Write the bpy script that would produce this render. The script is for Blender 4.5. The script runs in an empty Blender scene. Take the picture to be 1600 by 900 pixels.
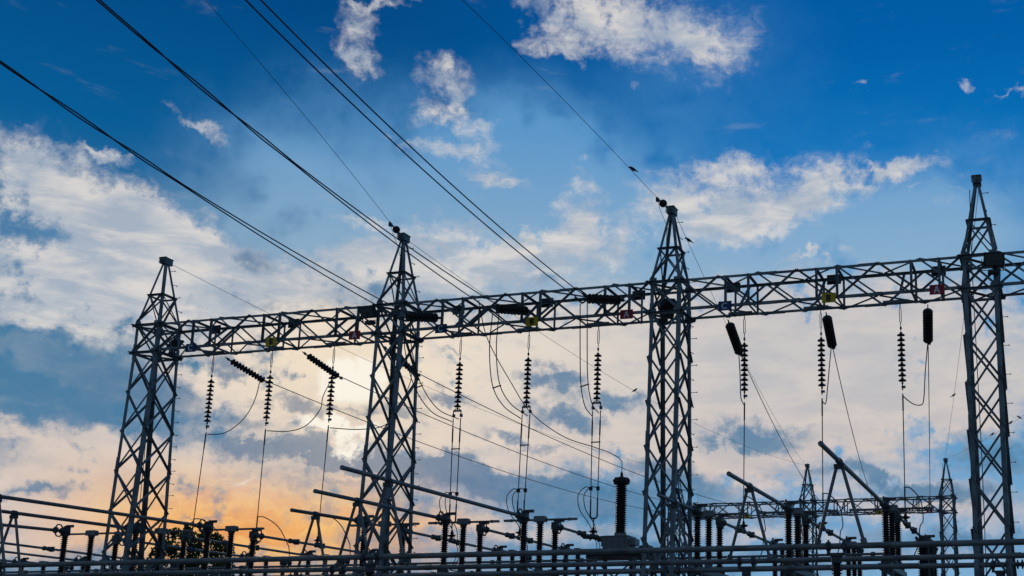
import bpy, bmesh, math, random
from mathutils import Matrix, Vector

random.seed(7)
sc = bpy.context.scene
COL = sc.collection

# ------------------------------------------------------------------ camera
# World axes: x along the gantry beam, y away from the viewer, z up; first tower stands on the origin.
CAM = Vector((32.209, -37.882, 1.6))
RT = Vector((0.9607525, 0.2773507, 0.0055876))
UP = Vector((0.0591420, -0.2244660, 0.9726856))
FW = Vector((-0.2710292, 0.9341797, 0.2320593))
cd = bpy.data.cameras.new('camera')
cam = bpy.data.objects.new('camera', cd)
COL.objects.link(cam)
cm = Matrix(((RT.x, UP.x, -FW.x), (RT.y, UP.y, -FW.y), (RT.z, UP.z, -FW.z))).to_4x4()
cm.translation = CAM
cam.matrix_world = cm
cd.lens = 1973.83 / 1600 * 36
cd.shift_x = -(1103.1 - 800) / 1600
cd.shift_y = (589.4 - 450) / 1600
cd.clip_end = 6000
sc.camera = cam
sc.view_settings.view_transform = 'Standard'
sc.view_settings.look = 'None'
sc.view_settings.exposure = 0.0
sc.view_settings.gamma = 1.0

SUN_EL, SUN_AZ = 12.2, -32.5          # degrees; azimuth measured from +y towards +x


def lin(r, g, b):
    f = lambda c: (c / 255 / 12.92) if c / 255 <= 0.04045 else ((c / 255 + 0.055) / 1.055) ** 2.4
    return (f(r), f(g), f(b), 1.0)


# ------------------------------------------------------------------ sky and sun
class Nodes:
    def __init__(self, tree):
        self.t = tree
        self.n = tree.nodes
        self.l = tree.links

    def put(self, sock, v):
        if isinstance(v, bpy.types.NodeSocket):
            self.l.new(v, sock)
        elif v is not None:
            sock.default_value = v

    def math(self, op, a, b=None, c=None, clamp=False):
        m = self.n.new('ShaderNodeMath')
        m.operation = op
        m.use_clamp = clamp
        for s, v in zip(m.inputs, (a, b, c)):
            self.put(s, v)
        return m.outputs[0]

    def vmath(self, op, a, b=None, scale=None):
        m = self.n.new('ShaderNodeVectorMath')
        m.operation = op
        self.put(m.inputs[0], a)
        if b is not None:
            self.put(m.inputs[1], b)
        if scale is not None:
            self.put(m.inputs['Scale'], scale)
        return m.outputs['Value' if op in ('DOT_PRODUCT', 'LENGTH') else 'Vector']

    def mix(self, f, a, b, mode='MIX'):
        m = self.n.new('ShaderNodeMix')
        m.data_type = 'RGBA'
        m.blend_type = mode
        self.put(m.inputs[0], f)
        self.put(m.inputs[6], a)
        self.put(m.inputs[7], b)
        return m.outputs[2]

    def smooth(self, v, lo, hi, tlo=0.0, thi=1.0):
        m = self.n.new('ShaderNodeMapRange')
        m.interpolation_type = 'SMOOTHSTEP'
        self.put(m.inputs[0], v)
        for i, q in enumerate((lo, hi, tlo, thi)):
            self.put(m.inputs[1 + i], q)
        return m.outputs[0]

    def noise(self, vec, scale, detail=6.0, rough=0.55, lac=2.0, dist=0.0):
        m = self.n.new('ShaderNodeTexNoise')
        self.put(m.inputs['Vector'], vec)
        m.inputs['Scale'].default_value = scale
        m.inputs['Detail'].default_value = detail
        m.inputs['Roughness'].default_value = rough
        m.inputs['Lacunarity'].default_value = lac
        m.inputs['Distortion'].default_value = dist
        return m

    def ramp(self, f, stops):
        m = self.n.new('ShaderNodeValToRGB')
        e = m.color_ramp.elements
        e[0].position, e[0].color = stops[0]
        e[1].position, e[1].color = stops[-1]
        for p, c in stops[1:-1]:
            q = e.new(p)
            q.color = c
        self.put(m.inputs[0], f)
        return m.outputs[0]


def sky_angles(px, py):
    """Compass direction (degrees) of a spot in the sky, as read off the photograph."""
    d = FW + RT * ((px - 1103.1) / 1973.83) + UP * ((589.4 - py) / 1973.83)
    d.normalize()
    return math.degrees(math.atan2(d.x, d.y)), math.degrees(math.asin(d.z))


world = bpy.data.worlds.new('World')
sc.world = world
world.use_nodes = True
N = Nodes(world.node_tree)
bg = world.node_tree.nodes['Background']
geo = N.n.new('ShaderNodeTexCoord')
DIR = geo.outputs['Generated']
sep = N.n.new('ShaderNodeSeparateXYZ')
N.l.new(DIR, sep.inputs[0])
AZ = N.math('MULTIPLY', N.math('ARCTAN2', sep.outputs[0], sep.outputs[1]), 57.29578)
EL = N.math('MULTIPLY', N.math('ARCSINE', sep.outputs[2]), 57.29578)
comb = N.n.new('ShaderNodeCombineXYZ')
N.l.new(AZ, comb.inputs[0])
N.l.new(EL, comb.inputs[1])
ANG = comb.outputs[0]

# wind-torn edges: the angles are pushed about by two scales of noise before the cloud fields are read
w1 = N.vmath('SUBTRACT', N.noise(ANG, 0.33, 3.0).outputs['Color'], (0.5, 0.5, 0.5))
w2 = N.vmath('SUBTRACT', N.noise(ANG, 1.5, 5.0, 0.62).outputs['Color'], (0.5, 0.5, 0.5))
WANG = N.vmath('ADD', ANG, N.vmath('ADD', N.vmath('SCALE', w1, scale=2.6), N.vmath('SCALE', w2, scale=1.5)))


SOFT = N.vmath('ADD', ANG, N.vmath('SCALE', w1, scale=2.2))


def field(blobs, coords=None):
    """Sum of soft elliptical cloud masses: (px, py, half width, half height, tilt, weight)."""
    tot = None
    for (px, py, rx, ry, rot, wt) in blobs:
        a, e = sky_angles(px, py)
        a2, e2 = sky_angles(px + 30, py)
        k = math.hypot(a2 - a, e2 - e) / 30
        m = N.n.new('ShaderNodeMapping')
        m.vector_type = 'TEXTURE'
        m.inputs['Location'].default_value = (a, e, 0)
        m.inputs['Rotation'].default_value = (0, 0, math.radians(-rot))
        m.inputs['Scale'].default_value = (rx * k * 1.5, ry * k * 1.5, 1)
        N.l.new(WANG if coords is None else coords, m.inputs['Vector'])
        g = N.n.new('ShaderNodeTexGradient')
        g.gradient_type = 'SPHERICAL'
        N.l.new(m.outputs[0], g.inputs[0])
        tot = N.math('MULTIPLY_ADD', g.outputs['Fac'], wt, 0.0 if tot is None else tot)
    return tot


WHITE = [
    (60, 250, 60, 55, 25, .8), (110, 330, 200, 75, 18, 1.5), (230, 360, 120, 60, 20, 1.2), (60, 450, 160, 80, 5, 1.5),
    (230, 430, 180, 80, 10, 1.4), (340, 400, 60, 60, 30, .6), (55, 366, 50, 22, 10, -1.6), (100, 515, 130, 22, 6, .6),
    (350, 500, 150, 40, -10, .8), (430, 455, 70, 40, -15, .5),
    (170, 245, 36, 10, 8, 1.2), (325, 205, 36, 10, 35, .8), (290, 185, 40, 7, 25, .5),
    (553, 55, 24, 55, -6, 1.), (572, 100, 26, 16, 5, .8), (585, 5, 45, 9, 0, 1.), (640, 0, 20, 6, 0, .7),
    (697, 130, 42, 38, 25, 1.1), (712, 165, 18, 22, -30, .5), (668, 180, 34, 18, -20, .8), (745, 205, 45, 16, 32, 1.), (705, 240, 80, 16, 8, 1.1),
    (775, 282, 48, 12, 0, 1.2), (625, 215, 40, 8, 5, .4), (690, 90, 20, 10, 45, .3), (860, 153, 10, 6, 0, .4),
    (910, 35, 80, 45, 20, 1.2), (1040, 45, 120, 55, 10, 1.2), (865, 80, 50, 14, 10, 1.), (1110, 80, 60, 22, 15, .7), (850, 25, 30, 30, 0, .6),
    (1180, 310, 170, 50, -10, 1.3), (1110, 262, 60, 20, 5, .9), (1060, 320, 55, 45, 10, .7), (1160, 360, 90, 26, -14, .9),
    (1300, 300, 70, 30, -20, .8), (1415, 265, 75, 17, -5, 1.2), (1370, 262, 30, 10, 10, .5), (1460, 300, 60, 5, 6, .4), (1440, 332, 60, 8, -5, .4),
    (910, 330, 35, 45, 0, 1.2), (880, 385, 110, 30, -10, 1.2), (960, 390, 50, 22, -5, .6), (850, 370, 60, 20, 0, .6), (935, 420, 70, 18, -12, .6),
    (655, 390, 140, 36, -8, 1.2), (560, 352, 40, 8, 5, .8), (420, 430, 110, 26, 10, .7), (720, 440, 150, 24, -6, .8), (520, 455, 120, 22, -10, .7), (500, 400, 60, 15, 0, .4), (780, 415, 90, 28, 0, .9), (560, 420, 130, 28, -5, .9),
    (1270, 405, 70, 8, -4, .9), (1300, 412, 60, 10, 5, .5), (1348, 135, 13, 6, 5, 1.), (1511, 147, 12, 8, 0, .8), (1565, 138, 30, 5, 14, .6), (1005, 280, 30, 20, 0, .4),
    (912, 262, 10, 12, 0, .5), (1560, 205, 90, 20, 10, .25), (1050, 690, 10, 10, 0, 0),
]
VEIL = [   # thin high haze that pales the blue
    (700, 330, 330, 130, 10, 1.1), (860, 310, 170, 110, 10, .7), (1250, 300, 260, 110, -5, .4), (1500, 360, 160, 90, 0, .4), (450, 330, 160, 90, 20, .5), (620, 400, 300, 60, 0, .6), (900, 250, 180, 90, 20, .5), (1100, 60, 170, 90, 10, .5), (1250, 400, 300, 70, -5, .7), (1430, 350, 150, 60, 0, .5), (1560, 240, 110, 50, 10, .35),
    (200, 420, 280, 140, 10, .6), (1050, 170, 120, 60, 30, .3), (1500, 420, 150, 60, 0, .4), (820, 180, 70, 90, 0, .3), (760, 270, 340, 130, 10, .4), (1330, 370, 320, 90, -5, .4), (1050, 400, 300, 60, -5, .4), (450, 250, 100, 50, 20, .3),
]
CREAM = [  # broad lit sheet low in the sky
    (560, 590, 360, 120, 5, 1.1), (900, 560, 330, 90, -3, .9), (1230, 590, 330, 120, -5, 1.), (800, 680, 400, 60, 8, .8), (1250, 690, 330, 70, 8, .6),
    (400, 800, 420, 110, 0, 1.1), (80, 800, 260, 80, 0, .8), (120, 690, 190, 34, 5, 1.2), (70, 745, 150, 26, 4, .6), (30, 560, 120, 24, 14, .6), (1480, 560, 200, 80, 0, .5), (1150, 830, 150, 30, 0, .5), (1480, 790, 200, 40, 6, .8), (1540, 640, 120, 40, 0, .5), (1150, 790, 120, 14, 4, .5), (1400, 870, 250, 16, 0, .5), (860, 835, 200, 16, 4, .5),
    (900, 790, 120, 15, 6, .4), (1000, 640, 200, 70, 5, .6), (1330, 840, 150, 18, 4, .4), (1250, 500, 320, 50, -5, .5), (1220, 570, 400, 120, 0, .6), (470, 580, 150, 90, 0, .5),
]
DARK = [   # slate undersides and gaps in shade
    (90, 575, 190, 36, 8, .95), (50, 640, 150, 30, 5, .95), (170, 610, 60, 34, 0, .45), (60, 760, 110, 16, 6, .8), (120, 700, 60, 12, 20, .4), (10, 690, 40, 16, 0, .5),
    (390, 410, 50, 24, 20, .8), (370, 470, 90, 14, -8, .5), (330, 560, 100, 20, 10, .6), (440, 705, 110, 16, 4, 1.1), (560, 715, 110, 16, 4, 1.1), (490, 742, 100, 8, 4, .5), (480, 640, 90, 10, 4, .75), (620, 640, 60, 12, 8, .7), (350, 655, 90, 12, 8, .6), (400, 590, 60, 14, 12, .45), (560, 640, 60, 6, 4, .5), (380, 690, 70, 10, 10, .5),
    (870, 590, 42, 22, 8, 1.1), (700, 625, 60, 16, 10, 1.), (880, 650, 70, 22, 14, 1.), (965, 628, 60, 14, 3, .9), (705, 555, 32, 8, 8, .8), (820, 690, 90, 10, 5, .6),
    (1180, 672, 85, 26, 6, 1.2), (1120, 690, 50, 12, 0, .6), (780, 760, 200, 26, 9, 1.), (930, 780, 150, 36, 5, 1.1), (680, 715, 90, 14, 8, .9), (1060, 745, 90, 26, 12, .9),
    (1330, 745, 150, 16, 8, .8), (1550, 700, 90, 36, 0, .8), (1500, 770, 140, 22, 4, .7), (1480, 840, 180, 24, 4, .6), (1200, 800, 120, 20, 4, .5), (330, 806, 40, 5, 10, .9), (620, 570, 40, 12, 10, .5),
    (850, 440, 40, 14, 0, .5), (300, 620, 90, 18, 10, .4), (940, 860, 200, 30, 0, .6), (1230, 880, 260, 30, 0, .6), (600, 780, 60, 14, 10, .5),
]

fb = N.noise(N.vmath('MULTIPLY', ANG, (0.8, 1.5, 1.0)), 0.75, 9.0, 0.62, 2.05, 0.4).outputs['Fac']
fb2 = N.noise(N.vmath('MULTIPLY', ANG, (0.5, 1.6, 1.0)), 0.62, 7.0, 0.56, 2.1, 0.3).outputs['Fac']
streak = N.noise(N.vmath('MULTIPLY', WANG, (0.35, 1.6, 1.0)), 1.0, 6.0, 0.6).outputs['Fac']

fW, fV, fC, fD = field(WHITE), field(VEIL, SOFT), field(CREAM), field(DARK)
noiseA = N.math('SUBTRACT', fb, 0.5)
noiseB = N.math('SUBTRACT', fb2, 0.5)
dW = N.smooth(N.math('MULTIPLY_ADD', noiseA, 1.9, N.math('MULTIPLY', fW, 1.15)), 0.12, 1.35)
dW = N.math('MULTIPLY', dW, N.smooth(fW, 0.0, 0.22))
wisp = N.smooth(N.noise(N.vmath('MULTIPLY', WANG, (1.1, 1.9, 1.0)), 1.3, 9.0, 0.68).outputs['Fac'], 0.30, 0.62)
dW = N.math('MULTIPLY', dW, N.math('MULTIPLY_ADD', N.math('MAXIMUM', wisp, N.smooth(fW, 0.5, 1.3)), 0.62, 0.38))
dV = N.smooth(N.math('MULTIPLY_ADD', N.math('SUBTRACT', streak, 0.5), 0.22, fV), 0.0, 1.25)
dC = N.smooth(N.math('MULTIPLY_ADD', noiseB, 0.6, fC), 0.05, 0.95)
dD = N.smooth(N.math('MULTIPLY_ADD', noiseB, 1.3, N.math('MULTIPLY', fD, 1.25)), 0.16, 0.9)

# clear sky: Nishita, pulled towards the deep graded blue of the photograph's upper sky
sky = N.n.new('ShaderNodeTexSky')
sky.sky_type = 'NISHITA'
sky.sun_disc = False
sky.sun_elevation = math.radians(SUN_EL)
sky.sun_rotation = math.radians(SUN_AZ)
sky.air_density = 1.0
sky.dust_density = 0.0
sky.ozone_density = 3.0
nish = N.vmath('SCALE', N.vmath('MULTIPLY', sky.outputs[0], (0.25, 0.6, 1.0)), scale=0.02)
nish = N.vmath('MINIMUM', nish, (0.05, 0.12, 0.25))
GLOWF = field([(550, 590, 50, 32, 0, 1.35), (530, 672, 70, 13, 4, 1.5), (552, 698, 30, 8, 0, .9), (385, 748, 26, 9, 0, .3)])
el01 = N.math('DIVIDE', EL, 40.0, clamp=True)
clear = N.ramp(el01, [(0.0, lin(150, 180, 205)), (0.16, lin(105, 155, 195)), (0.32, lin(88, 150, 192)), (0.46, lin(52, 132, 188)),
                      (0.56, lin(8, 112, 180)), (0.70, lin(0, 90, 160)), (1.0, lin(0, 66, 132))])
# the left of the upper sky is the darker side
side = N.smooth(AZ, -36.0, -10.0, 0.64, 1.08)
clear = N.vmath('ADD', N.vmath('SCALE', N.vmath('MULTIPLY', clear, (1, 1, 1)), scale=side), N.vmath('SCALE', nish, scale=0.12))

sd = Vector((math.cos(math.radians(SUN_EL)) * math.sin(math.radians(SUN_AZ)), math.cos(math.radians(SUN_EL)) * math.cos(math.radians(SUN_AZ)), math.sin(math.radians(SUN_EL))))
cosang = N.vmath('DOT_PRODUCT', DIR, tuple(sd))
SANG = N.math('MULTIPLY', N.math('ARCCOSINE', cosang), 57.29578)     # degrees from the sun

veilc = N.ramp(el01, [(0.0, lin(205, 195, 190)), (0.35, lin(176, 188, 200)), (0.47, lin(146, 180, 207)), (0.60, lin(102, 160, 208)), (1.0, lin(70, 140, 200))])
col = N.mix(N.math('MULTIPLY', dV, 0.82), clear, veilc)
# white puffs, greyer where they are thick
whitec = N.mix(N.smooth(fb2, 0.35, 0.68), lin(168, 180, 195), lin(222, 217, 212))
# cream sheet: orange low down near the sun, rose further off, pale grey-cream away from it
lowsun = N.math('MULTIPLY', N.smooth(EL, 9.6, 6.0), N.smooth(N.math('ABSOLUTE', N.math('ADD', AZ, 35.0)), 11.5, 3.0))
creamc = N.mix(N.smooth(fb2, 0.3, 0.7), lin(190, 189, 192), lin(210, 203, 198))
creamc = N.mix(N.math('MULTIPLY', N.smooth(SANG, 19.0, 2.0), N.smooth(fb, 0.15, 0.55)), creamc, lin(240, 225, 206))
creamc = N.mix(N.math('MULTIPLY', N.smooth(EL, 14.5, 7.5), 0.75), creamc, N.mix(N.smooth(fb2, 0.3, 0.7), lin(200, 188, 184), lin(222, 203, 190)))
creamc = N.mix(lowsun, creamc, N.mix(N.smooth(streak, 0.2, 0.75), lin(234, 156, 90), lin(254, 200, 118)))
col = N.mix(N.math('MULTIPLY', dC, 0.96), col, creamc)
col = N.mix(N.math('MULTIPLY', dW, 0.92), col, whitec)
darkc = N.mix(N.smooth(SANG, 14.0, 3.0), lin(78, 126, 162), lin(92, 122, 154))
darkc = N.mix(N.math('MULTIPLY', N.smooth(fb, 0.4, 0.75), 0.22), darkc, lin(160, 172, 186))
darkc = N.mix(N.math('MULTIPLY', lowsun, 0.6), darkc, lin(170, 130, 118))
col = N.mix(N.math('MULTIPLY', dD, 0.88), col, darkc)
# the sun itself burns through the thin cloud
glow = N.smooth(N.math('MULTIPLY_ADD', noiseB, 0.6, GLOWF), 0.05, 0.75)
halo = N.math('MULTIPLY', N.smooth(SANG, 7.0, 0.0), 0.22)
col = N.mix(halo, col, lin(255, 226, 178))
col = N.mix(glow, col, (0.96, 0.90, 0.78, 1))
# the rest of the sky, behind the viewer: unseen slate-blue broken cloud, toned to set the fill on the steel
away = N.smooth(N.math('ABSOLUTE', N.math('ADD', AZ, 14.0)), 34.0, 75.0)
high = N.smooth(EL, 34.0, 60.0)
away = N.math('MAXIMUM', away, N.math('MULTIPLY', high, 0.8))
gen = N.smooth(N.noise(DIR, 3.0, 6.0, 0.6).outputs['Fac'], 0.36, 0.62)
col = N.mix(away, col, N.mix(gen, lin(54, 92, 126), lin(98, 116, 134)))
# below the horizon: dull earth colour
col = N.mix(N.smooth(EL, -0.2, -1.5), col, lin(70, 74, 76))
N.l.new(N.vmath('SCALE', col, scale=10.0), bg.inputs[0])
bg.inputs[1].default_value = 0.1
world.cycles.sampling_method = 'MANUAL'
world.cycles.sample_map_resolution = 512

sun = bpy.data.lights.new('sun', 'SUN')
sun.energy = 0.6
sun.angle = math.radians(10)
sun.color = (1.0, 0.80, 0.58)
so = bpy.data.objects.new('sun', sun)
COL.objects.link(so)
so.rotation_euler = (-sd).to_track_quat('-Z', 'Y').to_euler()


# ------------------------------------------------------------------ materials
def material(name, base, rough=0.6, metal=0.0, var=0.0, scale=3.0, spec=0.4, var_col=None, bump=0.0):
    m = bpy.data.materials.new(name)
    m.use_nodes = True
    k = Nodes(m.node_tree)
    b = m.node_tree.nodes['Principled BSDF']
    b.inputs['Roughness'].default_value = rough
    b.inputs['Metallic'].default_value = metal
    b.inputs['Specular IOR Level'].default_value = spec
    c = (*base, 1.0)
    b.inputs['Base Color'].default_value = c
    if var > 0:
        tc = k.n.new('ShaderNodeTexCoord')
        nz = k.noise(tc.outputs['Object'], scale, 6.0, 0.6).outputs['Fac']
        dark = var_col or tuple(x * (1 - var) for x in base)
        col = k.mix(k.smooth(nz, 0.32, 0.66), (*dark, 1), tuple(min(1, x * (1 + var * 0.5)) for x in base) + (1,))
        k.l.new(col, b.inputs['Base Color'])
        k.l.new(k.smooth(nz, 0.2, 0.8, rough - 0.12, min(1, rough + 0.12)), b.inputs['Roughness'])
        if bump > 0:
            bp = k.n.new('ShaderNodeBump')
            bp.inputs['Strength'].default_value = bump
            bp.inputs['Distance'].default_value = 0.01
            k.l.new(nz, bp.inputs['Height'])
            k.l.new(bp.outputs[0], b.inputs['Normal'])
    return m


STEEL = material('galvanised_steel', (0.20, 0.235, 0.26), 0.55, 0.35, 0.35, 2.2, var_col=(0.11, 0.125, 0.135))
FARSTEEL = STEEL
ALU = material('weathered_aluminium', (0.21, 0.215, 0.22), 0.5, 0.5, 0.3, 1.5, var_col=(0.13, 0.13, 0.13))
CAST = material('cast_fitting', (0.10, 0.105, 0.11), 0.55, 0.5, 0.3, 6.0)
BOXGREY = material('grey_painted_box', (0.24, 0.26, 0.28), 0.5, 0.0, 0.2, 3.0)
PORC = material('brown_porcelain', (0.020, 0.013, 0.010), 0.42, 0.0, 0.25, 5.0, spec=0.45)
GLASSDISC = material('glazed_disc', (0.022, 0.016, 0.013), 0.40, 0.0, 0.25, 5.0, spec=0.45)
WIRE = material('stranded_conductor', (0.055, 0.052, 0.05), 0.6, 0.4, 0.3, 4.0)
LAMPBOX = material('floodlight_housing', (0.035, 0.037, 0.04), 0.55, 0.1, 0.25, 4.0)
LAMPGLASS = material('floodlight_glass', (0.09, 0.10, 0.10), 0.12, 0.0, 0.2, 4.0, spec=0.6)
PLATE = material('plate_back', (0.03, 0.032, 0.036), 0.6, 0.2, 0.3, 4.0)
BLUE = material('sign_blue', (0.006, 0.05, 0.16), 0.45, 0.0, 0.2, 5.0)
YELLOW = material('sign_yellow', (0.75, 0.47, 0.012), 0.45, 0.0, 0.2, 5.0)
RED = material('sign_red', (0.42, 0.014, 0.024), 0.45, 0.0, 0.2, 5.0)
WHITEP = material('letter_white', (0.78, 0.80, 0.82), 0.5)
BLACKP = material('letter_black', (0.02, 0.02, 0.02), 0.5)
FEATHER = material('dark_feathers', (0.025, 0.023, 0.022), 0.8, 0.0, 0.3, 20.0)
BARK = material('bark', (0.07, 0.05, 0.035), 0.9, 0.0, 0.4, 8.0, bump=0.5)
CONC = material('concrete', (0.32, 0.31, 0.29), 0.9, 0.0, 0.2, 2.0, bump=0.3)
GRAVEL = material('gravel', (0.24, 0.23, 0.21), 0.95, 0.0, 0.45, 9.0, bump=0.8)

LEAF = bpy.data.materials.new('leaf')
LEAF.use_nodes = True
_k = Nodes(LEAF.node_tree)
_b = LEAF.node_tree.nodes['Principled BSDF']
_oi = _k.noise(_k.n.new('ShaderNodeTexCoord').outputs['Object'], 1.3, 3.0).outputs['Fac']
_c = _k.mix(_k.smooth(_oi, 0.35, 0.65), (0.035, 0.07, 0.014, 1), (0.10, 0.15, 0.028, 1))
_k.l.new(_c, _b.inputs['Base Color'])
_b.inputs['Roughness'].default_value = 0.55
_tr = _k.n.new('ShaderNodeBsdfTranslucent')
_k.l.new(_k.mix(0.0, _c, _c), _tr.inputs[0])
_mx = _k.n.new('ShaderNodeMixShader')
_mx.inputs[0].default_value = 0.5
_out = LEAF.node_tree.nodes['Material Output']
_k.l.new(_b.outputs[0], _mx.inputs[1])
_k.l.new(_tr.outputs[0], _mx.inputs[2])
_k.l.new(_mx.outputs[0], _out.inputs[0])


# ------------------------------------------------------------------ mesh helpers
def V(*a):
    return Vector(a if len(a) > 1 else a[0])


def frame(d, up=None):
    d = d.normalized()
    up = Vector(up) if up is not None else (Vector((0, 0, 1)) if abs(d.z) < 0.95 else Vector((0, 1, 0)))
    s = d.cross(up)
    if s.length < 1e-5:
        s = d.cross(Vector((1, 0, 0)))
    s.normalize()
    return d, s, s.cross(d).normalized()


class MB:
    """Collects shapes for ONE mesh object."""

    def __init__(self):
        self.v = []
        self.f = []
        self.sm = []

    def add(self, vs, fs, smooth=False):
        o = len(self.v)
        self.v += [tuple(p) for p in vs]
        self.f += [[i + o for i in f] for f in fs]
        self.sm += [smooth] * len(fs)
        return self

    def box(self, c, size, rz=0.0, rot=None):
        c = Vector(c)
        R = rot if rot is not None else Matrix.Rotation(rz, 3, 'Z')
        vs = [c + R @ Vector((sx * size[0] / 2, sy * size[1] / 2, sz * size[2] / 2)) for sx in (-1, 1) for sy in (-1, 1) for sz in (-1, 1)]
        return self.add(vs, [(0, 1, 3, 2), (4, 6, 7, 5), (0, 4, 5, 1), (2, 3, 7, 6), (0, 2, 6, 4), (1, 5, 7, 3)])

    def bar(self, a, b, w, h, up=None):
        a, b = Vector(a), Vector(b)
        d, s, u = frame(b - a, up)
        vs = [p + s * (i * w / 2) + u * (j * h / 2) for p in (a, b) for i, j in ((-1, -1), (1, -1), (1, 1), (-1, 1))]
        return self.add(vs, [(0, 1, 2, 3), (7, 6, 5, 4), (0, 4, 5, 1), (1, 5, 6, 2), (2, 6, 7, 3), (3, 7, 4, 0)])

    def angle(self, a, b, w, t, s, u):
        """Rolled steel angle from a to b; its two legs point along s and u."""
        a, b = Vector(a), Vector(b)
        d = (b - a).normalized()
        s = Vector(s)
        s = (s - d * s.dot(d)).normalized()
        u = Vector(u)
        u = u - d * u.dot(d)
        u = (u - s * u.dot(s)).normalized()
        prof = [(0, 0), (w, 0), (w, t), (t, t), (t, w), (0, w)]
        vs = [p + s * i + u * j for p in (a, b) for i, j in prof]
        fs = [(i, (i + 1) % 6, 6 + (i + 1) % 6, 6 + i) for i in range(6)] + [(5, 4, 3, 2, 1, 0), (6, 7, 8, 9, 10, 11)]
        return self.add(vs, fs)

    def tube(self, pts, r, n=8, caps=True):
        pts = [Vector(p) for p in pts]
        m = len(pts)
        rs = r if isinstance(r, (list, tuple)) else [r] * m
        up = None
        vs = []
        for i, p in enumerate(pts):
            d = pts[min(i + 1, m - 1)] - pts[max(i - 1, 0)]
            d.normalize()
            if up is None:
                _, s, u = frame(d)
            else:
                s = d.cross(up).normalized()
                u = s.cross(d).normalized()
            up = u
            vs += [p + (s * math.cos(2 * math.pi * k / n) + u * math.sin(2 * math.pi * k / n)) * rs[i] for k in range(n)]
        fs = [(i * n + k, i * n + (k + 1) % n, (i + 1) * n + (k + 1) % n, (i + 1) * n + k) for i in range(m - 1) for k in range(n)]
        self.add(vs, fs, True)
        if caps:
            self.add(vs[:n], [tuple(reversed(range(n)))])
            self.add(vs[-n:], [tuple(range(n))])
        return self

    def lathe(self, prof, o=(0, 0, 0), axis=(0, 0, 1), n=14):
        """prof: list of (radius, distance along the axis)."""
        o = Vector(o)
        d, s, u = frame(Vector(axis))
        vs = []
        for r, h in prof:
            vs += [o + d * h + (s * math.cos(2 * math.pi * k / n) + u * math.sin(2 * math.pi * k / n)) * r for k in range(n)]
        m = len(prof)
        fs = [(i * n + k, i * n + (k + 1) % n, (i + 1) * n + (k + 1) % n, (i + 1) * n + k) for i in range(m - 1) for k in range(n)]
        self.add(vs, fs, True)
        self.add(vs[:n], [tuple(reversed(range(n)))])
        self.add(vs[-n:], [tuple(range(n))])
        return self

    def plate(self, c, n, w, h, t, up=(0, 0, 1)):
        c = Vector(c)
        d, s, u = frame(Vector(n), up)
        return self.bar(c - d * t / 2, c + d * t / 2, w, h, up)

    def build(self, name, mat, parent=None, loc=None):
        me = bpy.data.meshes.new(name)
        me.from_pydata(self.v, [], self.f)
        me.polygons.foreach_set('use_smooth', self.sm)
        me.materials.append(mat)
        bm = bmesh.new()
        bm.from_mesh(me)
        bmesh.ops.recalc_face_normals(bm, faces=bm.faces)
        bm.to_mesh(me)
        bm.free()
        try:
            me.set_sharp_from_angle(angle=math.radians(40))
        except Exception:
            pass
        o = bpy.data.objects.new(name, me)
        COL.objects.link(o)
        if parent is not None:
            o.parent = parent
        if loc is not None:
            o.location = loc
        return o


def thing(name, label, cat, loc=(0, 0, 0), rz=0.0, group=None):
    o = bpy.data.objects.new(name, None)
    o.empty_display_size = 0.3
    COL.objects.link(o)
    o.location = loc
    o.rotation_euler = (0, 0, rz)
    return tag(o, label, cat, group)


def tag(o, label, cat, group=None):
    o['label'] = label
    o['category'] = cat
    if group:
        o['group'] = group
    return o


def structure(o):
    o['kind'] = 'structure'
    return o


CHILDREN = {}


def kids(o):
    return [c for c in bpy.data.objects if c.parent == o]


def copy_thing(src, loc, label, rz=None, group=None):
    r = src.copy()
    COL.objects.link(r)
    r.location = loc
    if rz is not None:
        r.rotation_euler = (0, 0, rz)
    r['label'] = label
    if group:
        r['group'] = group
    for ch in kids(src):
        c = ch.copy()
        COL.objects.link(c)
        c.parent = r
        for g in kids(ch):
            d = g.copy()
            COL.objects.link(d)
            d.parent = c
    return r


def sag(a, b, drop, n=24):
    a, b = Vector(a), Vector(b)
    return [a.lerp(b, i / n) - Vector((0, 0, 4 * drop * (i / n) * (1 - i / n))) for i in range(n + 1)]


def spline(pts, n=8):
    """Catmull-Rom through the points."""
    P = [Vector(p) for p in pts]
    P = [P[0] * 2 - P[1]] + P + [P[-1] * 2 - P[-2]]
    out = []
    for i in range(1, len(P) - 2):
        for k in range(n):
            t = k / n
            p0, p1, p2, p3 = P[i - 1:i + 3]
            out.append(0.5 * ((2 * p1) + (p2 - p0) * t + (2 * p0 - 5 * p1 + 4 * p2 - p3) * t * t + (3 * p1 - p0 - 3 * p2 + p3) * t ** 3))
    out.append(P[-2])
    return out


# ------------------------------------------------------------------ ground
g = MB()
g.add([(-3000, -3000, 0), (3000, -3000, 0), (3000, 3000, 0), (-3000, 3000, 0)], [(0, 1, 2, 3)])
structure(g.build('ground', material('earth', (0.16, 0.15, 0.10), 0.95, 0.0, 0.5, 0.05)))
g = MB()
g.add([(-60, -45, 0.004), (80, -45, 0.004), (80, 90, 0.004), (-60, 90, 0.004)], [(0, 1, 2, 3)])
structure(g.build('gravel_yard', GRAVEL))

# ------------------------------------------------------------------ lattice towers
ZT, ZB, ZA = 14.18, 13.14, 16.83      # top chord, bottom chord, peak
W2, D2, TAPER = 0.51, 0.596, 0.0496


def leg_pt(sx, sy, z):
    if z > ZT:
        k = (z - ZT) / (ZA - 0.16 - ZT)
        return Vector((sx * (W2 + (0.085 - W2) * k), sy * (D2 + (0.10 - D2) * k), z))
    return Vector((sx * W2, sy * (D2 + max(0, ZB - z) * TAPER), z))


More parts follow.
